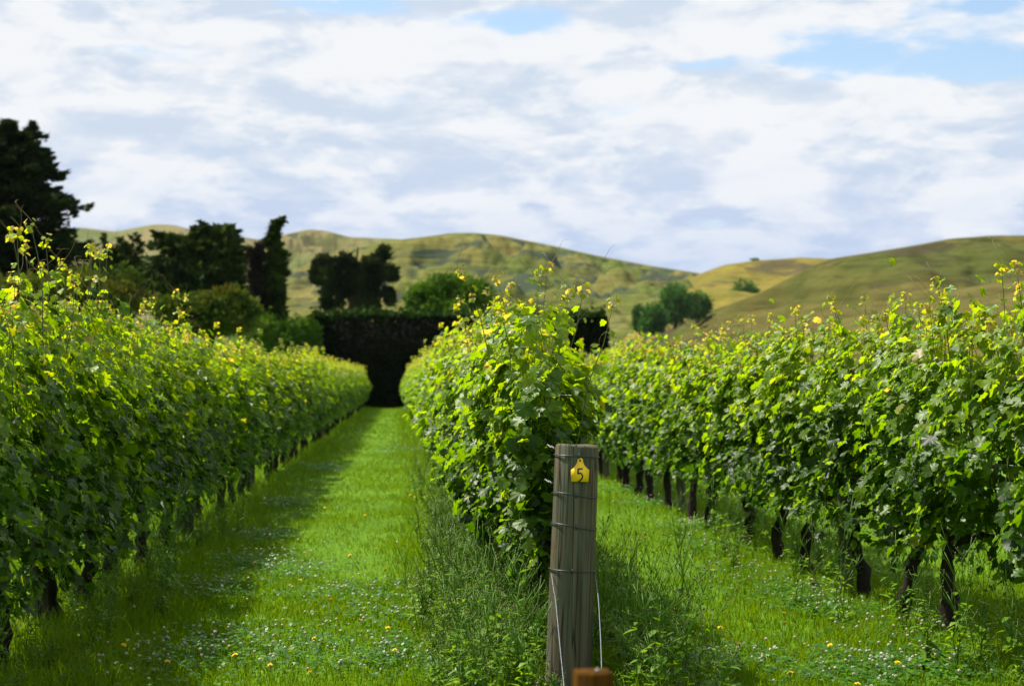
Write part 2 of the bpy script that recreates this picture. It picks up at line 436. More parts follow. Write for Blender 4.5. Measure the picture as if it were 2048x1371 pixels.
def branch_crown(g, leaders, dens, palette, length=0.42, width=0.10):
    """conifer boughs: shelves of sprays on branches that leave a leader and turn up at their tips.
    leader = (bottom xyz, top xyz, [radius at equal steps from bottom to top], number of boughs, squash of the far/near side)"""
    pal = np.array(palette)
    for (b0, b1, rad, nb, yk) in leaders:
        b0 = np.array(b0, float); b1 = np.array(b1, float); H = b1[2] - b0[2]
        for i in range(nb):
            f = ((i + rng.random()) / nb) ** 0.9
            o = b0 + (b1 - b0) * f
            Lr = np.interp(f, np.linspace(0, 1, len(rad)), rad) * rng.uniform(0.62, 1.12)
            a = rng.uniform(0, 6.283); d = np.array([math.cos(a), math.sin(a) * yk, 0.0]); d /= np.linalg.norm(d)
            perp = np.array([-d[1], d[0], 0.0])
            n = max(10, int(dens * (Lr + 0.25)))
            t = rng.random(n) ** 0.75
            lat = rng.normal(size=n) * (0.05 + 0.16 * Lr * (1 - 0.75 * t))
            rise = 0.10 * Lr * np.sin(t * 2.2) - 0.20 * Lr * t ** 1.3 + 0.16 * Lr * t ** 5
            P = o + d * (Lr * t)[:, None] + perp * lat[:, None]
            P[:, 2] += rise - np.abs(rng.normal(size=n)) * 0.13 - 0.25 * np.abs(lat)
            L = d * rng.uniform(0.5, 1.2, n)[:, None] + perp * (np.sign(lat) * rng.uniform(0, 0.9, n))[:, None] + rng.normal(size=(n, 3)) * 0.22
            L[:, 2] += -0.45 + 0.75 * t
            L /= np.linalg.norm(L, axis=1)[:, None]
            S = np.cross(L, rng.normal(size=(n, 3)) + np.array([0, 0, 1.5])); S /= np.linalg.norm(S, axis=1)[:, None]
            ln = (length * rng.uniform(0.6, 1.3, n))[:, None]; w = (width * rng.uniform(0.6, 1.3, n))[:, None]
            V = np.stack([P - L * ln * 0.4, P + S * w, P + L * ln * 0.6, P - S * w], 1)
            F = (np.arange(n) * 4)[:, None, None] + np.array([[0, 1, 2], [0, 2, 3]])
            tone = np.clip(0.25 + 0.4 * t + 0.2 * rng.normal(size=n), 0, 0.999) * (len(pal) - 1)
            i0 = tone.astype(int); fr = (tone - i0)[:, None]
            g.add(V.reshape(-1, 3), F.reshape(-1, 3), np.repeat(pal[i0] * (1 - fr) + pal[i0 + 1] * fr, 4, 0))

def tree(name, label, cat, dist, blobs_px, base_px, palette, n, length, width, spread=0.8, up=0.0, gap=0.25, inner=0.45,
         depth=0.9, trunk_r=0.25, lean=None, fscale=1.2, group=None, bark=(0.06, 0.045, 0.03), ground=0.0, leaders=None, dens=34, dead=None):
    """crown blobs are given by their photo pixels (px,py,rx,ry[,dy]) at the tree's ground distance"""
    base = at(base_px, HY, dist); base.z = ground
    root = empty(name, base, 0, label, cat, group)
    s = dist / FPX
    B = []
    for b in blobs_px:
        p = at(b[0], b[1], dist) - base
        dy = b[4] * s if len(b) > 4 else rng.uniform(-0.3, 0.3) * b[2] * s
        B.append((p.x, p.y + dy, p.z, b[2] * s, b[2] * s * depth, b[3] * s))
    g = Geo(); crown_geo(g, B, n, length, width, palette, spread, up, gap, inner, fscale)
    if leaders:
        LL = []
        for (pxb, pyb, pxt, pyt, rad, nb) in leaders:
            q0 = at(pxb, pyb, dist) - base; q1 = at(pxt, pyt, dist) - base
            LL.append((tuple(q0), tuple(q1), [r_ * s for r_ in rad], nb, 0.9))
        branch_crown(g, LL, dens, palette)
    obj('crown', g.mesh('crown', M_CROWN), root)
    if dead:
        B2 = []
        for b in dead:
            p = at(b[0], b[1], dist) - base
            B2.append((p.x, p.y - 0.5, p.z, b[2] * s, b[2] * s * depth, b[3] * s))
        g = Geo(); crown_geo(g, B2, 2600, length, width * 0.7, [(0.010, 0.009, 0.008), (0.024, 0.019, 0.016), (0.040, 0.031, 0.026)], 0.6, -0.3, 0.15, 0.2, fscale)
        obj('dead_foliage', g.mesh('dead_foliage', M_CROWN), root, label='brown dead foliage on one side')
    top = max(b[2] + b[5] * 0.6 for b in B)
    ax = lean if lean else [(0, 0, -0.3), (rng.normal() * 0.1, 0, top * 0.5), (np.mean([b[0] for b in B]), 0, top)]
    ax = np.array(ax, float)
    tt = np.linspace(0, 1, 10); P = np.stack([np.interp(tt, np.linspace(0, 1, len(ax)), ax[:, k]) for k in range(3)], 1)
    tg = Geo(); tg.tube(P, trunk_r * (1 - 0.85 * tt), 8, bark)
    obj('trunk', tg.mesh('trunk', M_TREEBARK, True), root)
    for i, b in enumerate(sorted(B, key=lambda q: -q[3])[:9]):
        z0 = max(0.4, min(b[2] - 0.4 * b[5], top * 0.8) * 0.8)
        o0 = np.array([np.interp(z0, P[:, 2], P[:, 0]), 0, z0]); o1 = np.array(b[:3])
        mid_ = (o0 + o1) / 2 + np.array([0, 0, 0.1 * b[3]])
        lg = Geo(); lg.tube([o0, mid_, o1], [trunk_r * 0.38, trunk_r * 0.25, trunk_r * 0.1], 6, bark)
        obj('limb', lg.mesh('limb', M_TREEBARK, True), root)
    return root

CYP = [(0.006, 0.014, 0.007), (0.013, 0.026, 0.010), (0.026, 0.045, 0.014)]
CYP2 = [(0.011, 0.024, 0.007), (0.024, 0.048, 0.010), (0.055, 0.092, 0.014)]
PINE = [(0.008, 0.016, 0.008), (0.016, 0.030, 0.010), (0.028, 0.045, 0.014)]
WIL = [(0.036, 0.095, 0.007), (0.066, 0.150, 0.010), (0.105, 0.210, 0.014)]
POP = [(0.030, 0.098, 0.020), (0.050, 0.145, 0.028), (0.080, 0.195, 0.034)]
PHO = [(0.030, 0.060, 0.010), (0.060, 0.105, 0.012), (0.080, 0.115, 0.014), (0.090, 0.082, 0.016)]

# large macrocarpa at the left edge: shelves of drooping branches
big_b = [(8, 420, 70, 80), (10, 340, 40, 50), (50, 500, 90, 50), (15, 290, 16, 30), (-60, 450, 80, 90), (60, 470, 70, 60), (60, 300, 14, 26), (40, 380, 55, 40)]
tree('cypress_tree', 'tall black-green conifer with drooping shelved branches, largest of the trees', 'tree', 100, big_b, 5, CYP, 9000, 0.5, 0.16, 0.5, -0.25, 0.3, 0.2, 0.9, 0.5, fscale=0.7,
     leaders=[(0, 590, 18, 236, [195, 188, 178, 168, 155, 125, 95, 62, 8], 190), (62, 420, 66, 240, [90, 84, 66, 50, 32, 5], 50)], dens=52)
tree('cypress_tree', 'small dark conifer between the largest conifer and the broad spreading one', 'tree', 118,
     [(240, 530, 40, 26), (245, 505, 24, 16), (200, 550, 36, 24), (290, 560, 30, 30)], 245, CYP2, 2600, 0.5, 0.16, 0.6, 0.15, 0.2, 0.2, 0.9, 0.3, fscale=0.7,
     leaders=[(215, 570, 212, 463, [40, 34, 22, 5], 26), (245, 570, 246, 470, [50, 42, 26, 5], 30), (275, 570, 270, 462, [44, 36, 22, 5], 26), (180, 580, 180, 510, [34, 26, 8], 16)], dens=32)
sp_b = [(405, 466, 24, 16), (450, 474, 28, 24), (345, 478, 30, 9), (372, 486, 40, 16), (420, 500, 48, 38), (458, 500, 26, 36), (400, 540, 74, 44), (450, 555, 44, 46), (350, 555, 60, 34), (330, 585, 80, 36), (440, 595, 60, 36), (270, 575, 60, 30)]
tree('cypress_tree', 'broad dark spreading conifer with flat branches reaching out sideways', 'tree', 108, sp_b, 420, CYP2, 10000, 0.5, 0.16, 0.55, -0.05, 0.25, 0.2, 0.9, 0.45, fscale=0.7,
     leaders=[(420, 600, 404, 440, [95, 88, 78, 62, 42, 10], 60), (455, 600, 450, 446, [56, 54, 52, 48, 38, 18], 60), (345, 520, 330, 462, [60, 52, 44, 30], 30), (310, 600, 300, 520, [60, 50, 20], 26)], dens=36)
ln_b = [(545, 560, 20, 26), (550, 595, 22, 26), (552, 622, 20, 22), (548, 515, 18, 20), (530, 600, 16, 26), (544, 480, 12, 16)]
tree('cypress_tree', 'slim ragged conifer with a bent tip leaning over its brown bare side', 'tree', 96, ln_b, 530, CYP2, 2600, 0.42, 0.13, 0.6, -0.1, 0.25, 0.2, 0.9, 0.35, fscale=0.9,
     lean=[(0.3, 0, -0.3), (0.1, 0, 4), (0.25, 0, 6.5), (0.4, 0, 8.6)], bark=(0.10, 0.065, 0.045),
     leaders=[(546, 650, 545, 440, [28, 38, 28, 44, 26, 36, 18, 7], 80), (542, 452, 570, 431, [14, 13, 6], 18)], dens=44, dead=[(512, 540, 16, 34), (518, 590, 18, 36), (505, 510, 12, 16), (528, 625, 14, 20), (520, 500, 10, 14)])
pine_b = [(645, 525, 22, 16), (690, 525, 26, 18), (632, 545, 14, 10), (665, 550, 34, 22), (668, 590, 26, 26), (640, 560, 18, 10), (770, 505, 18, 14), (745, 525, 26, 16), (775, 545, 24, 16),
          (735, 560, 30, 24), (785, 555, 14, 8), (740, 590, 20, 20), (700, 540, 22, 18), (775, 585, 14, 14), (700, 575, 22, 16), (766, 500, 10, 9), (655, 605, 16, 14), (735, 608, 26, 12), (780, 600, 12, 12)]
tree('pine_tree', 'dark double-crowned pine with rounded tufts rising behind the clipped hedge', 'tree', 125, pine_b, 700, PINE, 13000, 0.40, 0.13, 0.7, 0.35, 0.15, 0.3, 0.9, 0.4, fscale=0.9)
wl_b = [(850, 600, 38, 34), (890, 580, 40, 30), (930, 585, 40, 32), (960, 600, 32, 34), (870, 620, 50, 30), (920, 620, 55, 34), (835, 610, 24, 28), (905, 565, 28, 16), (980, 615, 20, 24)]
tree('willow_tree', 'bright green rounded willow just behind the clipped hedge', 'tree', 115, wl_b, 900, WIL, 14000, 0.32, 0.13, 0.8, 0.1, 0.2, 0.4, 0.9, 0.35, fscale=0.9)
hg = 'round leafy trees at the foot of the hills'
def hill_tree(label, dist, blobs, basex, n, zpix, name='willow_tree'):
    z = at(basex, zpix, dist).z
    return tree(name, label, 'tree', dist, blobs, basex, POP, n, 0.55, 0.26, 0.9, 0.1, 0.15, 0.45, 0.9, 0.3, fscale=0.5, group=hg, ground=z - 0.3)
hill_tree('round pale green tree at the foot of the yellow slope, front of its clump', 300, [(1310, 632, 24, 26), (1298, 640, 18, 20), (1318, 646, 18, 18), (1306, 655, 24, 12)], 1310, 3500, 662)
hill_tree('small round tree beside the front tree of the clump on the yellow slope', 304, [(1280, 630, 15, 22), (1276, 642, 13, 14), (1281, 654, 15, 10)], 1281, 1800, 662)
hill_tree('tallest rounded tree in the clump on the yellow slope', 320, [(1350, 590, 28, 26), (1348, 615, 30, 30), (1362, 610, 22, 30), (1340, 605, 18, 28), (1352, 634, 28, 18)], 1350, 4500, 650, 'poplar_tree')
hill_tree('dark bushy tree touching the tallest tree of the slope clump', 326, [(1398, 606, 24, 24), (1410, 614, 14, 20), (1392, 622, 24, 18), (1380, 604, 12, 18)], 1395, 3000, 640)
hill_tree('pale green tree on the slope above the clump, beside two shrubs', 420, [(1490, 580, 24, 22), (1478, 590, 20, 16), (1502, 586, 16, 16)], 1490, 2200, 600)
hill_tree('low shrub beside the pale green tree on the upper slope', 415, [(1452, 594, 17, 12), (1464, 592, 14, 12)], 1458, 1000, 603, 'shrub')
hill_tree('tiny pale shrub high on the slope above the clump', 500, [(1541, 566, 12, 9)], 1541, 500, 577, 'shrub')
hill_tree('tiny dark shrub on the skyline of the yellow hill', 632, [(1511, 520, 9, 4)], 1511, 400, 523, 'shrub')
# shrubs behind the left row
tree('photinia_shrub', 'bronze-tipped shrub below the largest conifer', 'shrub', 80, [(150, 570, 60, 34), (100, 590, 60, 40), (200, 590, 50, 30), (250, 560, 30, 30), (235, 600, 70, 40), (30, 590, 70, 40)], 150, PHO, 8000, 0.28, 0.12, 0.8, 0.25, 0.2, 0.3, 0.9, 0.15, fscale=1.1)
tree('photinia_shrub', 'green shrub with reddish new leaves below the broad conifer', 'shrub', 78, [(400, 610, 60, 26), (455, 602, 42, 30), (490, 618, 34, 26), (340, 620, 40, 26), (420, 640, 90, 30), (470, 590, 24, 16)], 420, PHO, 8000, 0.26, 0.11, 0.8, 0.3, 0.2, 0.3, 0.9, 0.15, fscale=1.1)
tree('shrub', 'dark green shrub filling the gap at the left end of the clipped hedge', 'shrub', 94, [(600, 665, 36, 34), (560, 680, 40, 36), (520, 660, 50, 30), (620, 690, 26, 50), (600, 720, 40, 40)], 590, WIL[:2] + [(0.045, 0.09, 0.01)], 6000, 0.25, 0.10, 0.8, 0.1, 0.2, 0.3, 0.9, 0.12, fscale=1.1)

# clipped hedge across the end of the rows
HD = 95.0
hx0, hx1 = (622 - VPX) / FPX * HD, (1213 - VPX) / FPX * HD
hz = EYE + (HY - 632) / FPX * HD
hr = empty('clipped_hedge', ((hx0 + hx1) / 2, HD + 1.1, 0), 0, 'tall clipped dark hedge across the far end of the vine rows', 'hedge')
hw, hd = (hx1 - hx0), 2.2
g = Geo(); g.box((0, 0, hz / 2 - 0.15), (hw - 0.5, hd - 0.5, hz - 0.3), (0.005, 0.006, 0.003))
obj('branch_mass', g.mesh('branch_mass', M_TREEBARK), hr)
g = Geo()
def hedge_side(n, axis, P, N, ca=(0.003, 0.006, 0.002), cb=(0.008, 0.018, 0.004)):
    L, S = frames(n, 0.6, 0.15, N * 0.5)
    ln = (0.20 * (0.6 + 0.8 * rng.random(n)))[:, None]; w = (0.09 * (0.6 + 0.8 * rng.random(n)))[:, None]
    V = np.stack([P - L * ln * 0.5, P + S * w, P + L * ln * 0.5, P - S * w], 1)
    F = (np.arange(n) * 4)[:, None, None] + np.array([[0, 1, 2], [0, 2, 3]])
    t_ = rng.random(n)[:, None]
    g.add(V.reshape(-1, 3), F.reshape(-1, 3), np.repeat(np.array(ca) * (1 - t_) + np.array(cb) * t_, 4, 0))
def jit(n, a): return rng.uniform(-a, a, n)
n = 20000
lump = lambda X, Z: 0.10 * np.sin(X * 1.3 + Z) + 0.08 * np.sin(X * 3.1 - 2 * Z)
X = rng.uniform(-hw / 2, hw / 2, n); Z = rng.uniform(0, hz, n)
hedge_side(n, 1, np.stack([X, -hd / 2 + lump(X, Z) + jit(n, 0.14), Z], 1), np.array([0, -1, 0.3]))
n = 6000; Y = rng.uniform(-hd / 2, hd / 2, n); Z = rng.uniform(0, hz, n); sgn = np.where(rng.random(n) < 0.5, -1, 1)
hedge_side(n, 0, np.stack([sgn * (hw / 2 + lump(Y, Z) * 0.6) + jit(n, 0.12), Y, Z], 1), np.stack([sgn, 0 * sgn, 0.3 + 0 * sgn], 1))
n = 11000; X = rng.uniform(-hw / 2, hw / 2, n); Y = rng.uniform(-hd / 2, hd / 2, n)
hedge_side(n, 2, np.stack([X, Y, hz + 0.9 * lump(X * 0.8, Y) + rng.exponential(0.10, n) - 0.08], 1), np.array([0, 0, 1.0]), (0.018, 0.042, 0.008), (0.050, 0.100, 0.014))  # top sprays: fresh growth, with the sunlit fringe also put into their paler colour
n = 8000; X = rng.uniform(-hw / 2, hw / 2, n); Z = rng.uniform(0, hz, n)
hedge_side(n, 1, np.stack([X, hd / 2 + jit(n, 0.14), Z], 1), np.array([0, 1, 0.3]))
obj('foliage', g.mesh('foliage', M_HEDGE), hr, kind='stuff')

fr = empty('wire_fence', at(1900, 590, 298), 0, 'far wire fence with thin posts running up the brown hill', 'fence')
fp = []
for i, px in enumerate(np.linspace(1700, 2040, 18)):
    py = np.interp(px, [1640, 1720, 1800, 1870, 1950, 2048], [655, 625, 603, 587, 572, 552])
    fp.append(at(px, py + 3, 296) - fr.location)
fpg = Geo(); fpg.tube([(0, 0, -0.4), (0, 0, 1.15)], 0.07, 5, (0.13, 0.12, 0.10)); fence_me = fpg.mesh('fence_post', M_TREEBARK)
for p in fp: obj('fence_post', fence_me, fr, p)
for h in (0.5, 0.95):
    fpg = Geo(); fpg.tube([(p.x, p.y, p.z + h) for p in fp], 0.012, 3, (0.25, 0.25, 0.25), False); obj('fence_wire', fpg.mesh('fence_wire', M_WIRE), fr)

# the air between here and the hills
m = bpy.data.materials.new('air'); m.use_nodes = True
t = NT(m.node_tree); t.n.clear(); out = t.node('ShaderNodeOutputMaterial')
pv = t.node('ShaderNodeVolumePrincipled'); pv.inputs['Color'].default_value = (0.80, 0.88, 1.0, 1); pv.inputs['Density'].default_value = 0.00003
t.link(pv.outputs[0], out.inputs['Volume'])
g = Geo(); g.box((0, 1750, 87.0), (8600, 7000, 176.0)); obj('haze', g.mesh('haze', m), kind='stuff')

# ------------------------------------------------------------------ trellis: posts and wires
def rowx(r, y):
    """x of a row at distance y (the row by the conifers runs in a little towards the hedge)"""
    return -1.98 + 0.0040 * (y - 8) if r == 'left' else ROWS[r]
ROWS = {'left': -1.95, 'centre': 0.75, 'right': 3.07}
ROWTXT = {'left': 'row nearest the conifers', 'centre': 'row behind the numbered post', 'right': 'row nearest the brown hill'}

def wood_mat(name, c1, c2, c3, zscale=0.9):
    m, t, out = new_mat(name)
    tco = t.node('ShaderNodeTexCoord'); P = tco.outputs['Object']
    def st(k, zs):
        mpn = t.node('ShaderNodeMapping'); t.link(P, mpn.inputs[0]); mpn.inputs['Scale'].default_value = (k, k, zs); return mpn.outputs[0]
    a = t.noise(st(5, 1.2), 1.0, 4, 0.6, 0.4); b = t.noise(st(55, 1.6), 1.0, 5, 0.65); cr = t.noise(st(26, 0.7 * zscale), 1.0, 2, 0.4, 0.2)
    st2 = t.noise(st(7, 3.0), 1.0, 5, 0.7)
    col = t.mix(t.ramp(a, 0.35, 0.65), c1, c2)
    col = t.mix(t.ramp(b, 0.40, 0.72, 0, 0.85), col, c3)
    crack = t.ramp(t.math('ABSOLUTE', t.math('SUBTRACT', cr, 0.5)), 0.0, 0.020, 1.0, 0.0)
    col = t.mix(t.math('MULTIPLY', crack, 0.85), col, (0.018, 0.014, 0.010))
    col = t.mix(t.ramp(st2, 0.52, 0.72, 0, 0.55), col, (0.10, 0.045, 0.022))
    p = principled(t, col, 0.9, 0.04)
    bp = t.node('ShaderNodeBump'); bp.inputs['Strength'].default_value = 0.7; bp.inputs['Distance'].default_value = 0.006
    t.link(t.math('SUBTRACT', b, t.math('MULTIPLY', crack, 0.9)), bp.inputs['Height']); t.link(bp.outputs[0], p.inputs['Normal'])
    t.link(p.outputs[0], out.inputs[0])
    return m
M_POST = wood_mat('weathered_post', (0.104, 0.112, 0.078), (0.148, 0.118, 0.074), (0.030, 0.024, 0.015))
M_STAKE = wood_mat('treated_timber', (0.080, 0.036, 0.002), (0.062, 0.026, 0.0015), (0.034, 0.014, 0.001))

def round_post(r0, r1, h, z0=-0.25, sides=40):
    V = []; F = []
    zs = [z0, 0.0, h * 0.2, h * 0.4, h * 0.6, h * 0.8, h - 0.012, h]
    for j, z in enumerate(zs):
        f = max(0, z) / h; r = r0 * (1 - f) + r1 * f
        if j == len(zs) - 1: r -= 0.006
        for k in range(sides):
            th = k * 2 * math.pi / sides
            rr = r * (1 + 0.012 * math.sin(3 * th + 1) + 0.008 * math.sin(7 * th + z * 2))
            V.append((rr * math.cos(th), rr * math.sin(th), z + (0.004 * math.sin(th * 2) if j >= len(zs) - 2 else 0)))
    n = len(zs)
    for j in range(n - 1):
        for k in range(sides):
            a, b = j * sides + k, j * sides + (k + 1) % sides
            F += [(a, b, b + sides), (a, b + sides, a + sides)]
    V.append((0, 0, zs[-1])); c = len(V) - 1
    for k in range(sides): F.append(((n - 1) * sides + k, (n - 1) * sides + (k + 1) % sides, c))
    return mesh_np('post', V, F, M_POST, smooth=False)

PY = 8.22
PX = (1135 - VPX) / FPX * PY
post = empty('end_post', (PX, PY, 0), 0, 'weathered round timber end post with a yellow tag numbered 5', 'post')
post.rotation_euler = (R(-1.0), R(2.3), 0)
body = obj('post_body', round_post(0.105, 0.100, 1.155), post)
for q in body.data.polygons: q.use_smooth = True
gw = (0.028, 0.042, 0.042)
for z, tilt, sag in ((1.105, 0.02, 0.0), (0.928, 0.05, 0.006), (0.785, 0.12, 0.004), (0.585, 0.03, 0.0)):
    th = np.linspace(0, 2 * np.pi, 41)
    r = 0.1005 + (1.155 - z) * 0.0045 + 0.0035
    g = Geo(); g.tube(np.stack([r * 1.004 * np.cos(th), r * 1.004 * np.sin(th), z - tilt * r * np.cos(th) * 0.7 + sag * np.sin(th * 2)], 1), 0.0024, 6, gw, False)
    # staple in front
    g.box((0.0 + 0.01 * math.sin(z * 40), -r * 1.02, z), (0.006, 0.006, 0.022), (0.035, 0.04, 0.04))
    obj('wire_wrap', g.mesh('wire_wrap', M_WIRE, True), post)
# twisted wire ends leaving the post towards the row
for z, sx in ((1.135, -0.10), (0.975, -0.105)):
    th = np.linspace(0, 1, 24)
    g = Geo()
    for ph in (0, np.pi):
        g.tube(np.stack([sx - 0.028 * th + 0.004 * np.sin(th * 30 + ph), 0.03 + 0.05 * th, z + 0.012 * th + 0.004 * np.cos(th * 40 + ph)], 1), 0.0016, 5, (0.30, 0.31, 0.32), False)
    obj('wire_end', g.mesh('wire_end', M_WIRE, True), post)
# ear-tag shaped number tag
out2 = [(-0.040, -0.052), (0.038, -0.053), (0.042, 0.000), (0.030, 0.010), (0.020, 0.022), (0.014, 0.036), (0.0125, 0.046), (0.009, 0.052), (0.003, 0.055), (-0.003, 0.055), (-0.008, 0.052), (-0.0115, 0.046),
        (-0.014, 0.034), (-0.021, 0.021), (-0.031, 0.009), (-0.042, 0.000)]
m, t, out = new_mat('yellow_plastic')
gn = t.node('ShaderNodeNewGeometry'); nz = t.noise(gn.outputs['Position'], 30, 4, 0.6)
p = principled(t, t.mix(t.ramp(nz, 0.3, 0.7), (0.92, 0.58, 0.010), (0.84, 0.50, 0.012)), 0.45, 0.4); t.link(p.outputs[0], out.inputs[0]); M_TAG = m
m, t, out = new_mat('black_ink'); p = principled(t, (0.012, 0.009, 0.012), 0.7, 0.2); t.link(p.outputs[0], out.inputs[0]); M_INK = m
n = len(out2); th = 0.003
V = [(x, -th, z) for x, z in out2] + [(x, 0, z) for x, z in out2]
F = []
cen = (0, -0.015)
V += [(cen[0], -th, cen[1]), (cen[0], 0, cen[1])]
for k in range(n):
    k2 = (k + 1) % n
    F += [(2 * n, k, k2), (2 * n + 1, n + k2, n + k), (k, n + k, n + k2), (k, n + k2, k2)]
tagr = obj('number_tag', mesh_np('number_tag', V, F, M_TAG), post, (0.008, -0.1075, 1.043))
tagr.rotation_euler = (R(-2), R(-2), 0)
g = Geo(); a = np.linspace(0, 2 * np.pi, 13)[:-1]
g.add([(0.005 * math.cos(q), -0.006, 0.044 + 0.005 * math.sin(q)) for q in a] + [(0.005 * math.cos(q), -0.003, 0.044 + 0.005 * math.sin(q)) for q in a] + [(0, -0.0065, 0.044)],
      [(24, k, (k + 1) % 12) for k in range(12)] + [(k, 12 + k, 12 + (k + 1) % 12) for k in range(12)] + [(k, 12 + (k + 1) % 12, (k + 1) % 12) for k in range(12)], (0.05, 0.045, 0.04))
obj('nail_head', g.mesh('nail_head', M_WIRE), tagr)
def ribbon(pts, w):
    pts = np.array(pts, float); d = np.gradient(pts, axis=0); d /= np.linalg.norm(d, axis=1)[:, None]
    nrm = np.stack([-d[:, 1], d[:, 0]], 1) * w / 2
    pts = pts * 1.22 + np.array([0.0, 0.004]); w = w * 1.45; nrm = nrm * 1.45
    Va = [(x, -0.0042, z) for x, z in pts + nrm] + [(x, -0.0042, z) for x, z in pts - nrm]
    k = len(pts); Fa = []
    for i in range(k - 1): Fa += [(i, k + i, k + i + 1), (i, k + i + 1, i + 1)]
    return Va, Fa
g = Geo()
g.add(*ribbon([(0.0095, 0.0015), (0.002, 0.0018), (-0.0075, 0.0005)], 0.0042))
g.add(*ribbon([(-0.0070, 0.002), (-0.0082, -0.010), (-0.0078, -0.0185)], 0.0045))
g.add(*ribbon([(-0.0085, -0.0175), (-0.002, -0.0140), (0.0045, -0.0165), (0.0085, -0.0225), (0.0085, -0.030), (0.005, -0.037), (-0.0005, -0.042), (-0.007, -0.0455)], 0.0045))
obj('number', g.mesh('number', M_INK), tagr)
# two pale stay wires running from the post down to the ground in front of it
g1 = [(-0.096, -0.03, 0.565), (-0.096, -0.12, 0.515), (-0.092, -0.22, 0.470), (-0.096, -0.55, 0.30), (-0.105, -1.25, -0.03)]
g2 = [(0.103, -0.03, 0.570), (0.100, -0.22, 0.48), (0.075, -0.6, 0.30), (0.020, -1.25, -0.03)]
for P in (g1, g2):
    P = np.array(P); tt = np.linspace(0, 1, len(P)); ts = np.linspace(0, 1, 24)
    Q = np.stack([np.interp(ts, tt, P[:, k]) for k in range(3)], 1)
    g = Geo(); Q[1:-1] = (Q[:-2] + Q[1:-1] + Q[2:]) / 3; Q[1:-1] = (Q[:-2] + Q[1:-1] + Q[2:]) / 3
    g.tube(Q, 0.0020, 6, (0.16, 0.18, 0.21), True)
    obj('stay_wire', g.mesh('stay_wire', M_WIRE, True), post)

# short square timber stake closer to the camera
SD = 3.95
sx = (1187 - VPX) / FPX * SD
stake = empty('timber_stake', (sx, SD, 0), R(4), 'short orange-brown square timber stake in front of the numbered post', 'stake')
top = EYE - (1341 - HY) / FPX * SD
g = Geo(); w = 0.078
V = []
for z, i in ((-0.2, 0), (top - 0.006, 0), (top, 0.002)):
    q = w / 2 - i
    V += [(-q, -q, z), (q, -q, z), (q, q, z), (-q, q, z)]
F = []
for j in range(2):
    for k in range(4):
        a, b = j * 4 + k, j * 4 + (k + 1) % 4
        F += [(a, b, b + 4), (a, b + 4, a + 4)]
F += [(8, 9, 10), (8, 10, 11)]
obj('stake_body', mesh_np('stake_body', V, F, M_STAKE), stake)
g = Geo(); g.tube([(0.012, 0.01, top - 0.01), (0.012, 0.01, top + 0.002)], 0.006, 10, (0.2, 0.2, 0.21)); obj('nail_head', g.mesh('nail_head', M_WIRE), stake)

# posts inside the rows
line_me = round_post(0.050, 0.048, 1.55, sides=16)
for q in line_me.polygons: q.use_smooth = True
clip_g = Geo(); clip_g.box((0, -0.052, 1.02), (0.014, 0.008, 0.05), (0.30, 0.03, 0.012)); clip_me = clip_g.mesh('wire_clip', M_PETAL)
line_posts = {'left': [10.1, 17.0, 24.0, 31.0, 45.0, 66.0], 'centre': [15.4, 22.5, 29.5, 43.0, 64.0], 'right': [12.2, 19.3, 26.3, 40.0, 62.0]}
order = ['first', 'second', 'third', 'fourth', 'fifth', 'sixth']
for r, ys in line_posts.items():
    for i, y in enumerate(ys):
        lp = empty('trellis_post', (rowx(r, y) + 0.02, y, 0), rng.uniform(0, 6), 'grey timber trellis post among the leaves, %s in the %s' % (order[i], ROWTXT[r]), 'post', 'trellis posts inside the vine rows')
        lp.rotation_euler = (rng.normal() * 0.01, rng.normal() * 0.015, 0)
        obj('post_body', line_me, lp); obj('wire_clip', clip_me, lp)
for r, x in ROWS.items():
    y0 = PY + 0.12 if r == 'centre' else 5.2
    for z, nm in ((0.66, 'lowest'), (1.03, 'middle'), (1.38, 'upper')):
        yy = np.linspace(y0, 93, 30)
        P = np.stack([np.array([rowx(r, q) for q in yy]) + 0.02, yy, z - 0.012 * np.abs(np.sin(yy * 0.45))], 1)
        if r == 'centre': P[0] = (PX + 0.03, PY + 0.09, z)
        g = Geo(); g.tube(P, 0.0017, 4, (0.40, 0.41, 0.42), False)
        obj('trellis_wire', g.mesh('trellis_wire', M_WIRE), label='%s thin steel wire strung through the %s' % (nm, ROWTXT[r]), cat='wire', group='trellis wires')

# ------------------------------------------------------------------ vines
OUT_HI = [(0, 1.0), (8, .88), (14, .92), (23, .74), (31, .84), (37, .82), (45, .95), (53, .83), (60, .86), (71, .68), (83, .78), (92, .74), (101, .82), (114, .70), (126, .72), (146, .58), (168, .40)]
OUT_MD = [(0, 1.0), (14, .88), (24, .74), (44, .94), (60, .82), (72, .68), (98, .80), (128, .68), (162, .42)]
OUT_LO = [(0, 1.0), (25, .76), (46, .92), (100, .78), (150, .50)]
def leaf_template(half, seed, fold=0.22, droop=0.42, wave=0.09, thick=False):
    r_ = np.random.default_rng(seed)
    pts = [(a, q) for a, q in half] + [(-a, q) for a, q in reversed(half) if a > 0]
    V = [(0, 0, 0)]
    for a, q in pts:
        q = q * (1 + 0.07 * r_.normal()); th = math.radians(a + r_.normal() * 2)
        x, y = math.sin(th) * q, math.cos(th) * q
        V.append((x * 0.95, y * 0.95, fold * abs(x) - droop * (x * x * 0.6 + max(y, 0) ** 2 * 0.8) + wave * r_.normal()))
    n = len(pts)
    F = [(0, 1 + (k + 1) % n, 1 + k) for k in range(n)]
    return np.array(V), np.array(F)
T_HI = [leaf_template(OUT_HI, s) for s in (1, 2, 3)]
T_MD = [leaf_template(OUT_MD, s, wave=0.08) for s in (4, 5)]
T_LO = [leaf_template(OUT_LO, s, wave=0.06) for s in (6, 7)]
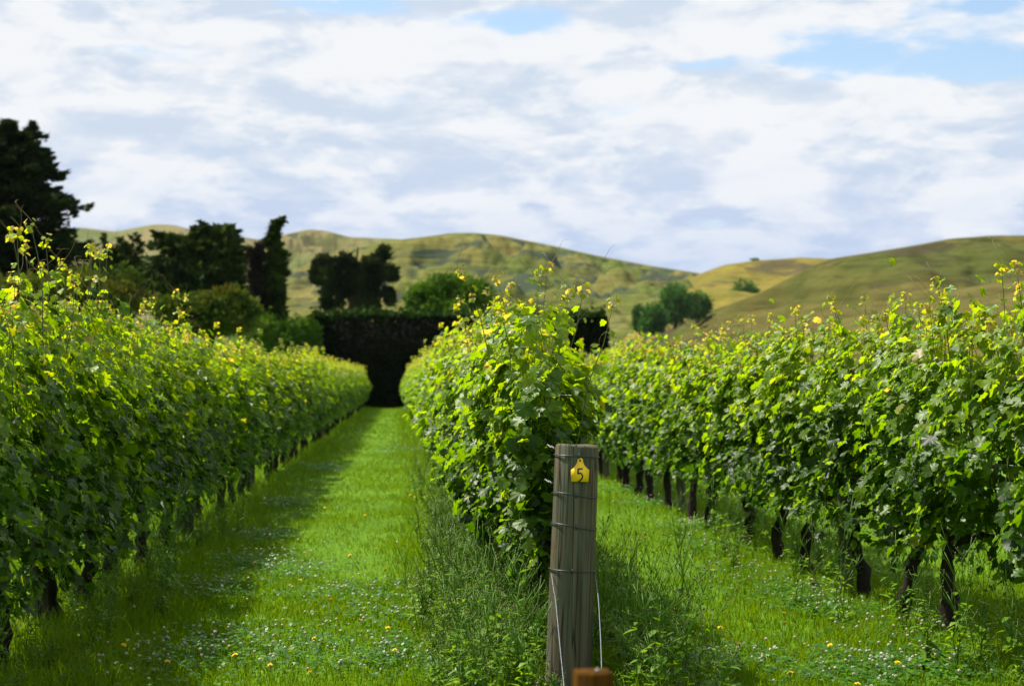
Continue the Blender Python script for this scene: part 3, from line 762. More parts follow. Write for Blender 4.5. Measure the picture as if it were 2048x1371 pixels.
PAL = np.array([(0.018, 0.050, 0.002), (0.044, 0.098, 0.002), (0.086, 0.158, 0.002), (0.132, 0.206, 0.003), (0.170, 0.212, 0.007), (0.27, 0.215, 0.080)])
leaf_lib = {}
for ci, c in enumerate(PAL):
    for si, (TV, TF) in enumerate(T_HI):
        leaf_lib[ci, si] = mesh_np('leaf', TV, TF, M_LEAF, np.tile(c, (len(TV), 1)))

def leaf_frames(P, out, r_, upk=0.95, noise_k=0.46):
    n = len(P)
    N = out + np.array([0, 0, 1.0]) * upk + r_.normal(size=(n, 3)) * noise_k
    N /= np.linalg.norm(N, axis=1)[:, None]
    D = np.array([0, 0, -0.8]) + r_.normal(size=(n, 3)) * 0.55 + out * 0.75
    Y = D - N * (D * N).sum(1)[:, None]; Y /= np.linalg.norm(Y, axis=1)[:, None] + 1e-9
    Xa = np.cross(Y, N)
    return Xa, Y, N

def add_leaves(g, P, Xa, Y, N, size, level, temps, r_):
    pick = r_.integers(0, len(temps), len(P))
    for ti, (TV, TF) in enumerate(temps):
        s_ = pick == ti; k = int(s_.sum())
        if not k: continue
        V = P[s_][:, None] + size[s_][:, None, None] * (TV[None, :, 0:1] * Xa[s_][:, None] + TV[None, :, 1:2] * Y[s_][:, None] + TV[None, :, 2:3] * N[s_][:, None])
        F = (np.arange(k) * len(TV))[:, None, None] + TF[None]
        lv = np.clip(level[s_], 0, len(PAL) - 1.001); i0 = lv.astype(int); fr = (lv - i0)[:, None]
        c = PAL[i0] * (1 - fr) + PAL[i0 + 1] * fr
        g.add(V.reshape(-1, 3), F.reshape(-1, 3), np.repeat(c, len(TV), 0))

def canopy(n, r_, length, size, ph, zlo=0.48, ztop=1.78, end=0):
    """positions, outward vectors, sizes and colour levels of n canopy leaves"""
    m = n * 4
    u = r_.uniform(-length / 2, length / 2, m)
    z = zlo + (ztop - zlo) * r_.beta(1.15, 1.05, m)
    sd = np.where(r_.random(m) < 0.5, -1.0, 1.0)
    q = np.where(r_.random(m) < 0.74, 0.62 + 0.42 * r_.random(m), r_.random(m) * 0.62)
    cl = np.sin(u * 4.3 + ph + 1.7 * z) * np.sin(z * 5.1 + ph * 1.3 + sd * 0.8) + 0.7 * np.sin(u * 9.7 - ph * 2 + z * 3.3) * np.sin(z * 8.9 + u * 2 + sd + ph)
    pr = np.clip(0.50 + 0.55 * cl, 0.05, 1) * (1 - 0.7 * np.abs(2 * u / length) ** 4)
    ok = (r_.random(m) < np.where(q < 0.62, 0.5, pr))
    u, z, sd, q = u[ok][:n], z[ok][:n], sd[ok][:n], q[ok][:n]
    n = len(u)
    lumpy = 0.75 + 0.22 * np.sin(u * 5.1 + ph + 2.1 * z) + 0.16 * np.sin(z * 7.3 - u * 3.7 + ph * 2) + 0.10 * np.sin(u * 13 + ph * 3 + z * 9)
    f = (z - zlo) / (ztop - zlo)
    w = (0.20 + 0.20 * np.sin(np.pi * np.clip(f * 0.85 + 0.15, 0, 1))) * lumpy
    x = sd * w * q * (np.clip(0.45 + 0.5 * f, 0.5, 0.95) if end else 1.0)
    # lower fringe is ragged
    z += np.where(f < 0.15, 0.10 * np.sin(u * 4 + ph) + 0.05 * r_.normal(size=n), 0)
    top = f > 0.88
    z += np.where(top, 0.10 * np.sin(u * 6.3 + ph) + r_.exponential(0.05, n), 0)
    P = np.stack([x, u, z], 1)
    out = np.stack([sd * 0.80, np.zeros(n), np.where(top, 0.25, 0.0)], 1)
    if end:
        e = (u * end) > length / 2 - 0.16
        out[e] = out[e] * 0.5 + np.array([0, end * 0.8, 0])
    size_ = size * (0.65 + 0.6 * r_.random(n)) * np.where(f > 0.8, 0.85, 1.0)
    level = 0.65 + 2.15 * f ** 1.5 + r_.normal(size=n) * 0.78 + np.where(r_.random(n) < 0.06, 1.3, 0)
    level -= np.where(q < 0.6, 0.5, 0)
    return P, out, size_, level

def trunk_geo(r_, h=0.60, r=0.043, sides=9):
    g = Geo()
    k = 11; t_ = np.linspace(0, 1, k)
    P = np.stack([0.05 * np.sin(t_ * 4 + r_.uniform(0, 6)) * t_ + 0.012 * r_.normal(size=k), 0.07 * np.sin(t_ * 3 + r_.uniform(0, 6)) * t_ + 0.012 * r_.normal(size=k), -0.08 + (h + 0.08) * t_], 1)
    g.tube(P, r * (1.15 - 0.25 * t_ + 0.16 * r_.normal(size=k) * 0.7) * (1 + 0.35 * (t_ > 0.85)), sides, (0.034, 0.026, 0.019))
    return g, P[-1]

def cordon_geo(r_, p, sgn, length):
    g = Geo(); t_ = np.linspace(0, 1, 8)
    P = np.stack([p[0] + (0.02 - p[0]) * t_ + 0.012 * r_.normal(size=8), p[1] + sgn * length / 2 * t_, p[2] - 0.04 + 0.08 * np.sin(t_ * 1.6) + 0.01 * r_.normal(size=8)], 1)
    g.tube(P, 0.026 * (1 - 0.45 * t_ + 0.12 * r_.normal(size=8)), 7, (0.036, 0.028, 0.020))
    return g

def shoot_geo(r_, base, tip, bend, tendrils=3, r0=0.0055):
    g = Geo(); t_ = np.linspace(0, 1, 12)
    base = np.array(base); tip = np.array(tip)
    P = base + (tip - base) * t_[:, None] + np.array(bend) * np.sin(t_ * np.pi)[:, None] + np.stack([0.010 * np.sin(t_ * 17), 0.008 * np.cos(t_ * 15), 0 * t_], 1)
    green = np.array([0.085, 0.130, 0.020]); brown = np.array([0.075, 0.050, 0.020]); ruddy = np.array([0.26, 0.20, 0.06])
    g.tube(P, r0 * (1 - 0.68 * t_), 5, (green * 0.6 + brown * 0.4))
    for i in range(tendrils):
        s = P[int(11 - i * 1.4)]; a = r_.uniform(0, 6.28); L = r_.uniform(0.07, 0.19)
        q = np.linspace(0, 1, 9)
        d = np.array([math.cos(a), math.sin(a), 0.75 + 0.5 * r_.random()])
        T = s + d * (q * L)[:, None] + np.stack([0.02 * np.sin(q * 5 + a), 0.02 * np.cos(q * 4), 0.03 * np.sin(q * 3) - 0.03 * q * q], 1)
        g.tube(T, 0.0012 * (1 - 0.45 * q), 4, ruddy)
        if r_.random() < 0.5:
            T2 = T[5] + (T[5:] - T[5]) * np.array([-0.6, 0.4, 1.0])
            g.tube(T2, 0.0009, 4, ruddy)
    return g, P

def shoot_leaves(r_, P, start, size0):
    """alternate leaves up the free end of a shoot, smaller and bronzer towards the tip"""
    ks = np.arange(start, 1.0, 0.047); L = []
    for i, k in enumerate(ks):
        p = np.array([np.interp(k, np.linspace(0, 1, len(P)), P[:, a]) for a in range(3)])
        f = (k - start) / (1 - start)
        a = i * 2.4 + r_.uniform(-0.5, 0.5); o_ = np.array([math.cos(a), math.sin(a), 0.0])
        sz = size0 * (1.0 - 0.62 * f) * r_.uniform(0.75, 1.15)
        L.append((p + o_ * (0.035 + sz * 0.5) * (1 - 0.4 * f) + np.array([0, 0, 0.01]), o_, sz, 1.9 + 2.0 * f + r_.normal() * 0.45))
    tip = P[-1]
    for i in range(9):
        a = r_.uniform(0, 6.28); o_ = np.array([math.cos(a), math.sin(a), 0.2])
        L.append((tip + o_ * 0.025 + np.array([0, 0, r_.uniform(-0.06, 0.02)]), o_, size0 * r_.uniform(0.25, 0.46), 4.4 + r_.normal() * 0.5))
    return L

ord_words = ['first', 'second', 'third', 'fourth', 'fifth', 'sixth', 'seventh', 'eighth', 'ninth', 'tenth', 'eleventh']
FOL_TRIS = 0
def near_vine(x0, y0, length, face, label, group, seed, n_leaf=1050, n_obj=150, hi=True, shoots=None, end=0, tall=0.25, zlo=0.50, hmax=2.2, ztop=1.74):
    r_ = np.random.default_rng(seed)
    root = empty('grapevine', (x0, y0, 0), 0, label, 'grapevine', group)
    tg, p = trunk_geo(r_)
    obj('trunk', tg.mesh('trunk', M_BARK, True), root)
    for s in (-1, 1): obj('cordon', cordon_geo(r_, p, s, length).mesh('cordon', M_BARK, True), root)
    P, out, size, level = canopy(n_leaf, r_, length * 1.09, 0.056, r_.uniform(0, 6), zlo=zlo, ztop=ztop, end=end)
    L = []
    if shoots is None:
        shoots = []
        for i in range(int(r_.integers(13, 18))):
            u = r_.uniform(-length / 2, length / 2)
            h = ztop - 0.03 + 0.14 * r_.random() + (r_.exponential(tall * 0.75) if r_.random() < 0.6 else 0)
            shoots.append((u, min(h, hmax), r_.normal() * 0.10, r_.normal() * 0.08))
    for (u, h, dx, dy) in shoots:
        b = (r_.normal() * 0.05, u, 0.66)
        sg, SP = shoot_geo(r_, b, (b[0] + dx, u + dy, h), (r_.normal() * 0.04, r_.normal() * 0.04, 0), int(r_.integers(2, 5)))
        obj('shoot', sg.mesh('shoot', M_SHOOT), root)
        st = 0.62 if h < 1.95 else 0.55
        L += shoot_leaves(r_, SP, st, 0.050)
    if L:
        P = np.concatenate([P, [l[0] for l in L]]); out = np.concatenate([out, [l[1] for l in L]])
        size = np.concatenate([size, [l[2] for l in L]]); level = np.concatenate([level, [l[3] for l in L]])
    Xa, Y, N = leaf_frames(P, out, r_)
    # the leaves that show largest on the aisle side become leaves of their own
    score = P[:, 0] * face + 0.25 * (P[:, 2] - 1.1) - 0.25 * P[:, 1] / length + size * 6 + (P[:, 2] > 1.75) * 0.4
    idx = np.argsort(-score)
    own = idx[:n_obj]; rest = np.ones(len(P), bool); rest[own] = False
    g = Geo()
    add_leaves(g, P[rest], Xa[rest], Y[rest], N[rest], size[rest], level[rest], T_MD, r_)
    obj('foliage', g.mesh('foliage', M_LEAF), root, kind='stuff')
    for i in own:
        o = bpy.data.objects.new('leaf', leaf_lib[int(np.clip(round(float(level[i])), 0, 5)), int(r_.integers(0, 3))])
        C.objects.link(o); o.parent = root
        s = float(size[i])
        o.matrix_basis = Matrix(((Xa[i][0] * s, Y[i][0] * s, N[i][0] * s, P[i][0]), (Xa[i][1] * s, Y[i][1] * s, N[i][1] * s, P[i][1]), (Xa[i][2] * s, Y[i][2] * s, N[i][2] * s, P[i][2]), (0, 0, 0, 1)))
    return root

SPC = 1.3
near_left = [6.5 + SPC * i for i in range(9)]
near_centre = [9.2 + SPC * i for i in range(6)]
near_right = [8.45, 9.67, 10.8, 11.75, 13.1, 14.2, 15.6, 17.2, 18.5]
for i, y in enumerate(near_left):
    near_vine(rowx('left', y) + rng.normal() * 0.03, y, SPC, 1, 'leafy grapevine, %s from the open end of the row nearest the conifers' % ord_words[i],
              'grapevines near the open end of the rows', 100 + i, 1750, 220 if i < 6 else 110, i < 6, tall=0.50 if i < 4 else 0.30, zlo=0.42, hmax=2.25)
for i, y in enumerate(near_centre):
    sh = None
    if i == 0:   # long canes standing over the numbered post
        sh = [(-0.42, 1.90, 0.18, 0.0), (-0.46, 1.84, 0.28, -0.05), (-0.30, 1.93, 0.22, 0.1), (-0.05, 1.84, -0.02, 0.1), (-0.20, 2.02, -0.42, 0.3), (0.15, 1.86, -0.1, 0.0), (0.3, 1.80, 0.1, 0.1), (0.5, 1.84, -0.15, 0), (-0.35, 1.80, -0.08, 0), (0.02, 1.88, 0.16, 0.1)]
    near_vine(ROWS['centre'] - (0.02, 0.02, 0.01, 0, 0, 0)[i] + rng.normal() * 0.01, y, SPC, -1, ('leafy grapevine with long canes right behind the numbered end post' if i == 0 else 'leafy grapevine, %s in line behind the numbered end post' % ord_words[i]),
              'grapevines near the open end of the rows', 200 + i, 1750, 290 if i == 0 else 220, i < 4, sh, end=-1 if i == 0 else 0, tall=0.22, ztop=1.66 if i == 0 else 1.68, zlo=0.62 if i == 0 else 0.52)
for i, y in enumerate(near_right):
    ln = (near_right[min(i + 1, 8)] - near_right[max(i - 1, 0)]) / (2 if 0 < i < 8 else 1)
    near_vine(ROWS['right'] + rng.normal() * 0.03, y, ln, -1, 'bare-trunked grapevine, %s from the open end of the row nearest the brown hill' % ord_words[i],
              'grapevines near the open end of the rows', 300 + i, int(1330 * ln + 60), 220 if i < 6 else 110, i < 6, tall=0.20, zlo=0.55, hmax=2.0, ztop=1.68)

# the vines farther down the rows share a few foliage meshes
far_fol = []; far_tr = []
for k in range(6):
    r_ = np.random.default_rng(900 + k)
    P, out, size, level = canopy(1400, r_, 1.5, 0.058, r_.uniform(0, 6), ztop=1.72)
    L = []; sg_all = Geo()
    for i in range(17):
        u = r_.uniform(-0.65, 0.65); h = 1.70 + 0.12 * r_.random() + r_.exponential(0.10)
        b = (r_.normal() * 0.05, u, 0.66)
        sg, SP = shoot_geo(r_, b, (b[0] + r_.normal() * 0.1, u + r_.normal() * 0.08, min(h, 2.1)), (0, 0, 0), 2, 0.006)
        L += shoot_leaves(r_, SP, 0.64, 0.055)
    P = np.concatenate([P, [l[0] for l in L]]); out = np.concatenate([out, [l[1] for l in L]]); size = np.concatenate([size, [l[2] for l in L]]); level = np.concatenate([level, [l[3] for l in L]])
    Xa, Y, N = leaf_frames(P, out, r_)
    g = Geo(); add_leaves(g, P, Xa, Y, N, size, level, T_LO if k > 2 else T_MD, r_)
    far_fol.append(g.mesh('foliage', M_LEAF))
    tg, p = trunk_geo(r_, sides=6)
    for s in (-1, 1):
        cg = cordon_geo(r_, p, s, 1.3); tg.add(np.concatenate(cg.v), np.concatenate(cg.f), np.concatenate(cg.c))
    far_tr.append(tg.mesh('trunk', M_BARK, True))
for r, y0 in (('left', near_left[-1] + SPC), ('centre', near_centre[-1] + SPC), ('right', near_right[-1] + 1.3)):
    y = y0
    while y < 92.5:
        k = int(rng.integers(0, 3)) if y < 32 else int(rng.integers(3, 6))
        v = empty('grapevine', (rowx(r, y) + rng.normal() * 0.04, y, 0), math.pi * int(rng.integers(0, 2)) + rng.normal() * 0.03,
                  'grapevine in the leafy wall farther down the %s' % ROWTXT[r], 'grapevine', 'grapevines farther down the ' + ROWTXT[r])
        v.scale = (rng.uniform(0.9, 1.12), 1.0, rng.uniform(0.95, 1.05))
        f = obj('foliage', far_fol[k], v, kind='stuff'); obj('trunk', far_tr[k], v)
        y += 1.33 if y < 40 else 1.45

# ------------------------------------------------------------------ grass, clover, weeds
def gz(x, y): return np.array([ground_z(a, b) for a, b in zip(x, y)])
def rowdist(x): return np.min(np.abs(x[:, None] - np.array(list(ROWS.values()))[None]), axis=1)

def grass(n, ya, yb, hmul, wid, segs):
    y = rng.uniform(ya, yb, n * 2)
    lo = -0.23 * y - 0.6; hi_ = 0.36 * y + 0.6
    lo = np.maximum(lo, -5.0); hi_ = np.minimum(hi_, 7.5)
    x = lo + (hi_ - lo) * rng.random(n * 2)
    patch = np.array([mnoise.noise(Vector((a * 1.3, b * 0.8, 4.0))) for a, b in zip(x, y)])
    keep = rng.random(n * 2) < 0.62 + 0.5 * patch
    x, y, patch = x[keep][:n], y[keep][:n], patch[keep][:n]
    k = len(x); rd = rowdist(x)
    z = gz(x, y) - 0.004
    h = (0.034 + 0.028 * rng.random(k)) * (1 + 0.5 * patch)
    rough = np.clip((0.85 - rd) / 0.45, 0, 1)
    rough *= np.where(np.abs(x - 3.07) < 1.0, 0.45, 1.0) * np.where((np.abs(x - PX) < 0.22) & (y < PY + 0.1), 0.3, 1.0)
    h *= 1 + rough * (0.8 + 1.6 * rng.random(k)); h *= hmul
    a = rng.uniform(0, 6.283, k); lean = rng.uniform(0.1, 0.75, k) * h
    dx, dy = np.cos(a) * lean, np.sin(a) * lean
    b = rng.uniform(0, 6.283, k); w = wid * (0.7 + 0.6 * rng.random(k)); wx, wy = np.cos(b) * w / 2, np.sin(b) * w / 2
    base = np.stack([x, y, z], 1); W_ = np.stack([wx, wy, 0 * wx], 1)
    mid = base + np.stack([dx * 0.35, dy * 0.35, h * 0.6], 1); tip = base + np.stack([dx, dy, h * (1 - 0.25 * (lean / h) ** 2)], 1)
    if segs == 2:
        V = np.stack([base - W_, base + W_, mid - W_ * 0.8, mid + W_ * 0.8, tip], 1); T = np.array([[0, 1, 3], [0, 3, 2], [2, 3, 4]])
    else:
        V = np.stack([base - W_, base + W_, tip], 1); T = np.array([[0, 1, 2]])
    m_ = V.shape[1]
    F = (np.arange(k) * m_)[:, None, None] + T
    c0 = np.array([0.068, 0.150, 0.001]); c1 = np.array([0.150, 0.268, 0.001]); c2 = np.array([0.16, 0.19, 0.03])
    s = np.clip(0.5 + 0.45 * patch + rng.normal(size=k) * 0.22, 0, 1)[:, None]
    col = c0 * (1 - s) + c1 * s
    dry = (rng.random(k) < 0.04)[:, None]
    col = np.where(dry, c2, col)
    return V.reshape(-1, 3), F.reshape(-1, 3), np.repeat(col, m_, 0)
g = Geo()
g.add(*grass(95000, 7.6, 13.0, 1.0, 0.0060, 2))
g.add(*grass(75000, 13.0, 22.0, 1.05, 0.008, 1))
g.add(*grass(55000, 22.0, 42.0, 1.1, 0.014, 1))
g.add(*grass(35000, 42.0, 94.0, 1.15, 0.030, 1))
obj('grass', g.mesh('grass', M_GRASS), label='bright green mown grass between the vine rows', cat='grass', kind='stuff')

# where the clover grows: centres (x, y, radius) along the edges of the strips
CL = []
for (px, py, r) in [(560, 1010, .35), (520, 1080, .35), (500, 1130, .4), (600, 1150, .4), (430, 1190, .4), (700, 1200, .5), (800, 1250, .45), (860, 1180, .4), (560, 1300, .6), (760, 1330, .5), (880, 1330, .5), (640, 940, .5),
                    (1260, 985, .5), (1300, 1010, .45), (1420, 1100, .5), (1380, 1060, .4), (1560, 1180, .45), (1620, 1200, .4), (1500, 1150, .4), (1660, 1230, .35), (1800, 1290, .4), (1760, 1340, .4), (1880, 1340, .4), (1700, 1360, .4), (820, 900, .8), (1480, 1330, .5), (400, 1330, .5), (250, 1350, .6)]:
    d = pix_dir(px, py); k = EYE / -d.z
    CL.append((d.x * k, d.y * k, r))
CLa = np.array(CL)
def clover_points(n, spread=1.0):
    i = rng.integers(0, len(CLa), n); c = CLa[i]
    p = rng.normal(size=(n, 2)) * c[:, 2:3] * 0.45 * spread
    x, y = c[:, 0] + p[:, 0], c[:, 1] + p[:, 1] * (1.0 + c[:, 1] * 0.06)
    u = rng.random(n) < 0.10
    y = np.where(u, 8 + 30 * rng.random(n) ** 1.6, y); x = np.where(u, rng.uniform(-0.22 * y, 0.34 * y), x)
    ok = (y > 7.5) & (x < 6)
    return x[ok], y[ok]
x, y = clover_points(9000); k = len(x)
z = gz(x, y) + 0.03 + 0.05 * rng.random(k)
V = []; F = []; g = Geo()
th = rng.uniform(0, 6.28, k); r = 0.011 * (0.7 + 0.6 * rng.random(k)) * (1 + np.maximum(0, y - 14) * 0.03)
tone = rng.random(k)[:, None]
cc = np.array([0.030, 0.105, 0.012]) * (1 - tone) + np.array([0.075, 0.190, 0.016]) * tone
for j in range(3):
    a = th + j * 2.094
    c = np.stack([x + np.cos(a) * r, y + np.sin(a) * r, z + 0.004 * rng.normal(size=k)], 1)
    A = np.stack([np.cos(a) * r, np.sin(a) * r, 0.25 * r * rng.normal(size=k)], 1); B = np.stack([-np.sin(a) * r * 0.85, np.cos(a) * r * 0.85, 0.3 * r * rng.normal(size=k)], 1)
    V = np.stack([c - A, c + B, c + A, c - B], 1)
    F = (np.arange(k) * 4)[:, None, None] + np.array([[0, 1, 2], [0, 2, 3]])
    g.add(V.reshape(-1, 3), F.reshape(-1, 3), np.repeat(cc, 4, 0))
obj('clover_leaves', g.mesh('clover_leaves', M_WEED), label='low patches of clover leaves in the grass strips', cat='clover', kind='stuff')

def clover_head(seed):
    """globe of small upright florets"""
    r_ = np.random.default_rng(seed); g = Geo()
    n = 26
    for i in range(n):
        f = (i + 0.5) / n; ph = math.acos(1 - 1.75 * f); a = i * 2.4
        d = np.array([math.sin(ph) * math.cos(a), math.sin(ph) * math.sin(a), math.cos(ph)])
        s = np.cross(d, [0.3, 0.2, 1.0]); s /= np.linalg.norm(s)
        t_ = np.cross(d, s)
        p = d * 0.0055
        c = np.array([0.58, 0.56, 0.46]) if ph < 1.5 else np.array([0.50, 0.36, 0.22])
        g.add([p + s * 0.0022, p - s * 0.0011 + t_ * 0.0019, p - s * 0.0011 - t_ * 0.0019, d * 0.0115], [(0, 1, 3), (1, 2, 3), (2, 0, 3)], c * r_.uniform(0.8, 1.05))
    return g
ch = clover_head(1); head_me = ch.mesh('flower_head', M_PETAL)
sg = Geo(); sg.tube([(0, 0, -0.10), (0.003, 0.002, -0.05), (0, 0, 0)], 0.0012, 4, (0.07, 0.15, 0.02)); cstem_me = sg.mesh('stem', M_SHOOT)
x, y = clover_points(850); o_ = np.argsort(y); x, y = x[o_], y[o_]
zc = gz(x, y) + 0.075 + 0.05 * rng.random(len(x))
for i in range(240):
    c = empty('clover_flower', (x[i], y[i], zc[i]), rng.uniform(0, 6), 'small white clover flower standing in the grass near the open end of the rows', 'flower', 'white clover flowers in the grass')
    s = rng.uniform(0.65, 0.98); c.scale = (s, s, s); c.rotation_euler = (rng.normal() * 0.25, rng.normal() * 0.25, rng.uniform(0, 6))
    obj('flower_head', head_me, c); obj('stem', cstem_me, c)
HV = np.concatenate(ch.v); HF = np.concatenate(ch.f); HC = np.concatenate(ch.c)
xr, yr, zr = x[240:], y[240:], zc[240:]; k = len(xr)
s = (0.65 + 0.33 * rng.random(k)) * (1 + np.maximum(0, yr - 14) * 0.012)
V = HV[None] * s[:, None, None] + np.stack([xr, yr, zr], 1)[:, None]
F = (np.arange(k) * len(HV))[:, None, None] + HF[None]
obj('clover_flowers', mesh_np('clover_flowers', V.reshape(-1, 3), F.reshape(-1, 3), M_PETAL, np.tile(HC, (k, 1))), label='scattered white clover flowers farther along the grass strips', cat='flowers', kind='stuff')

# dandelions
g = Geo()
for ring, (n, rr, zt) in enumerate(((16, 0.017, 0.004), (14, 0.013, 0.008), (9, 0.008, 0.011))):
    for i in range(n):
        a = i * 2 * math.pi / n + ring * 0.2; w = 0.0028
        d = np.array([math.cos(a), math.sin(a), 0]); s_ = np.array([-math.sin(a), math.cos(a), 0])
        g.add([(0, 0, 0.001 + ring * 0.002), d * rr * 0.6 + s_ * w + [0, 0, zt * 0.7], d * rr + [0, 0, zt], d * rr * 0.6 - s_ * w + [0, 0, zt * 0.7]], [(0, 3, 2), (0, 2, 1)], (0.80, 0.52 + 0.05 * ring, 0.008))
dan_me = g.mesh('flower_head', M_PETAL)
sg = Geo(); sg.tube([(0, 0, -0.14), (0.004, 0.003, -0.07), (0, 0, 0)], 0.0018, 5, (0.10, 0.16, 0.03)); dst_me = sg.mesh('stem', M_SHOOT)
dp = [(335, 1323), (247, 1290), (425, 1262), (580, 1305), (628, 1277), (620, 1345), (790, 1300), (770, 1140), (600, 1160), (820, 1175), (835, 1060), (730, 1030), (560, 1085), (510, 1125), (1568, 1226), (1570, 1246), (1475, 1170), (1440, 1255), (1478, 1288), (1715, 1368), (1400, 1233), (650, 1015), (700, 1110), (880, 1310), (775, 1255), (1795, 1325), (1580, 1346), (1425, 1140), (1280, 1075), (540, 1330), (470, 1310), (720, 1240), (660, 1200), (690, 1010), (735, 1000), (1660, 1290), (820, 990), (1350, 1330)]
for (px, py) in dp:
    d = pix_dir(px, py); kk = (EYE - 0.11) / -d.z
    c = empty('dandelion', (d.x * kk, d.y * kk, 0.11), rng.uniform(0, 6), 'yellow dandelion flower standing in the short grass', 'flower', 'yellow dandelions in the grass')
    c.rotation_euler = (rng.normal() * 0.25, rng.normal() * 0.25, rng.uniform(0, 6)); s = rng.uniform(0.85, 1.2); c.scale = (s, s, 1)
    obj('flower_head', dan_me, c); obj('stem', dst_me, c)

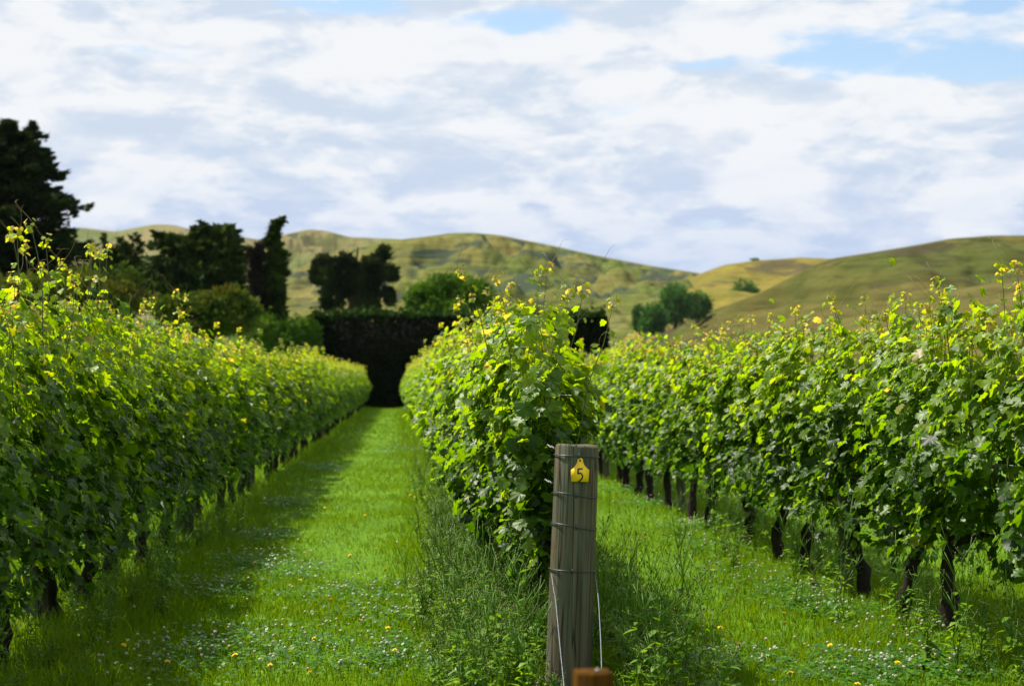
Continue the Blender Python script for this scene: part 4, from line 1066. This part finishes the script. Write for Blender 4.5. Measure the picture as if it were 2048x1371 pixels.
# tall weeds
def weed_variant(seed, H, leafy):
    r_ = np.random.default_rng(seed)
    st = Geo(); lf = Geo(); hd_ = Geo()
    gcol = np.array([0.075, 0.170, 0.008])
    def lance(p, d, L, w, c):
        d = d / np.linalg.norm(d); s_ = np.cross(d, [0, 0, 1.0]); s_ /= np.linalg.norm(s_) + 1e-9
        up = np.cross(s_, d)
        q = [p, p + d * L * 0.35 + s_ * w + up * 0.02 * L, p + d * L * 0.38 - up * 0.05 * L, p + d * L * 0.35 - s_ * w + up * 0.02 * L, p + d * L * 0.75 + s_ * w * 0.6 - up * 0.1 * L, p + d * L * 0.75 - s_ * w * 0.6 - up * 0.1 * L, p + d * L - up * 0.25 * L]
        lf.add(q, [(0, 2, 1), (0, 3, 2), (1, 2, 4), (2, 3, 5), (2, 5, 4), (4, 5, 6)], c)
    def head(p, r):
        c = np.array([(0.06, 0.09, 0.015), (0.10, 0.11, 0.020), (0.05, 0.05, 0.015), (0.12, 0.11, 0.035)][int(r_.integers(0, 4))])
        V = [p + np.array(q) * r for q in ((1, 0, 0.2), (-0.5, 0.87, 0.2), (-0.5, -0.87, 0.2), (0, 0, 1.9), (0, 0, -0.9))]
        hd_.add(V, [(0, 1, 3), (1, 2, 3), (2, 0, 3), (1, 0, 4), (2, 1, 4), (0, 2, 4)], c)
    for s in range(int(r_.integers(2, 5))):
        a = r_.uniform(0, 6.28); sp = r_.uniform(0.05, 0.28) * H; h = H * r_.uniform(0.7, 1.05)
        t_ = np.linspace(0, 1, 7)
        P = np.stack([math.cos(a) * sp * t_ ** 1.4 + 0.01 * r_.normal(size=7), math.sin(a) * sp * t_ ** 1.4 + 0.01 * r_.normal(size=7), -0.03 + (h + 0.03) * t_], 1)
        st.tube(P, 0.0032 * (1 - 0.55 * t_), 4, gcol)
        head(P[-1], 0.0050)
        for b in range(int(r_.integers(3, 7))):
            i = int(r_.integers(2, 6)); q = P[i]; a2 = r_.uniform(0, 6.28); L = r_.uniform(0.08, 0.22) * H * 1.3
            d = np.array([math.cos(a2) * 0.6, math.sin(a2) * 0.6, 1.0]); e = q + d * L
            st.tube([q, q + d * L * 0.5 + [0, 0, 0.01], e], [0.002, 0.0016, 0.001], 4, gcol * 1.2)
            head(e, 0.0045)
            for c_ in range(int(r_.integers(1, 3))):
                e2 = e + np.array([r_.normal() * 0.03, r_.normal() * 0.03, r_.uniform(-0.03, 0.03)]); st.tube([q + d * L * 0.6, e2], [0.0012, 0.0008], 3, gcol * 1.2); head(e2, 0.0036)
        for b in range(leafy):
            k_ = r_.uniform(0.02, 0.72) ** 1.2; p = np.array([np.interp(k_, t_, P[:, c]) for c in range(3)]); a2 = r_.uniform(0, 6.28)
            tn = r_.random(); c = np.array([0.075, 0.170, 0.005]) * (1 - tn) + np.array([0.150, 0.280, 0.006]) * tn
            lance(p, np.array([math.cos(a2), math.sin(a2), r_.uniform(-0.3, 0.8)]), r_.uniform(0.04, 0.11) * (1.3 - k_), r_.uniform(0.008, 0.019), c)
    for b in range(leafy):
        a2 = r_.uniform(0, 6.28); tn = r_.random(); c = np.array([0.060, 0.145, 0.006]) * (1 - tn) + np.array([0.135, 0.250, 0.008]) * tn
        lance(np.array([0.02 * r_.normal(), 0.02 * r_.normal(), 0.0]), np.array([math.cos(a2), math.sin(a2), r_.uniform(0.1, 1.4)]), r_.uniform(0.06, 0.15), r_.uniform(0.009, 0.022), c)
    return st.mesh('stem', M_SHOOT), lf.mesh('leaves', M_WEED), hd_.mesh('seed_heads', M_PETAL)
WV = [weed_variant(50 + i, h, lf_) for i, (h, lf_) in enumerate([(0.60, 16), (0.42, 18), (0.70, 12), (0.26, 18), (0.50, 16), (0.32, 18), (0.78, 10), (0.16, 14)])]
def place_weeds(n, xa, xb, ya, yb, where, power=1.5, vs=range(8)):
    for i in range(n):
        y = ya + (yb - ya) * rng.random() ** power; x = float(np.clip(rng.normal((xa + xb) / 2, (xb - xa) / 3.4), xa, xb))
        v = int(rng.choice(list(vs)))
        if abs(x - PX) < 0.20 and y < PY + 0.05: v = 7
        o = empty('weed', (x, y, float(gz([x], [y])[0])), rng.uniform(0, 6.28), {0: 'waist-high branching weed ', 1: 'bushy green weed ', 2: 'tall thin-stemmed weed ', 3: 'low broad-leaved weed ', 4: 'slender branching weed ', 5: 'low bushy weed ', 6: 'tallest spindly weed ', 7: 'flat leafy weed rosette '}[v] + where, 'weed', 'weeds ' + where)
        s = rng.uniform(0.75, 1.12); o.scale = (s, s, s)
        st, lf_, hd_ = WV[v]
        obj('stem', st, o); obj('leaves', lf_, o, kind='stuff'); obj('seed_heads', hd_, o, kind='stuff')
place_weeds(105, 0.30, 1.22, 7.7, 14.0, 'around the foot of the numbered post and its row', 1.7)
place_weeds(60, 0.20, 0.70, 7.7, 11.5, 'around the foot of the numbered post and its row', 1.3, (0, 1, 1, 3, 4, 4, 5, 5))
place_weeds(26, 0.98, 1.45, 7.7, 9.6, 'around the foot of the numbered post and its row', 1.0)
place_weeds(50, 2.55, 3.35, 8.0, 17.0, 'under the row nearest the brown hill', 1.3)
place_weeds(95, -2.35, -1.40, 6.5, 17.0, 'under the row nearest the conifers', 1.4)
place_weeds(60, 0.15, 0.75, 9.5, 22.0, 'around the foot of the numbered post and its row', 1.2, (0, 1, 2, 4, 6))
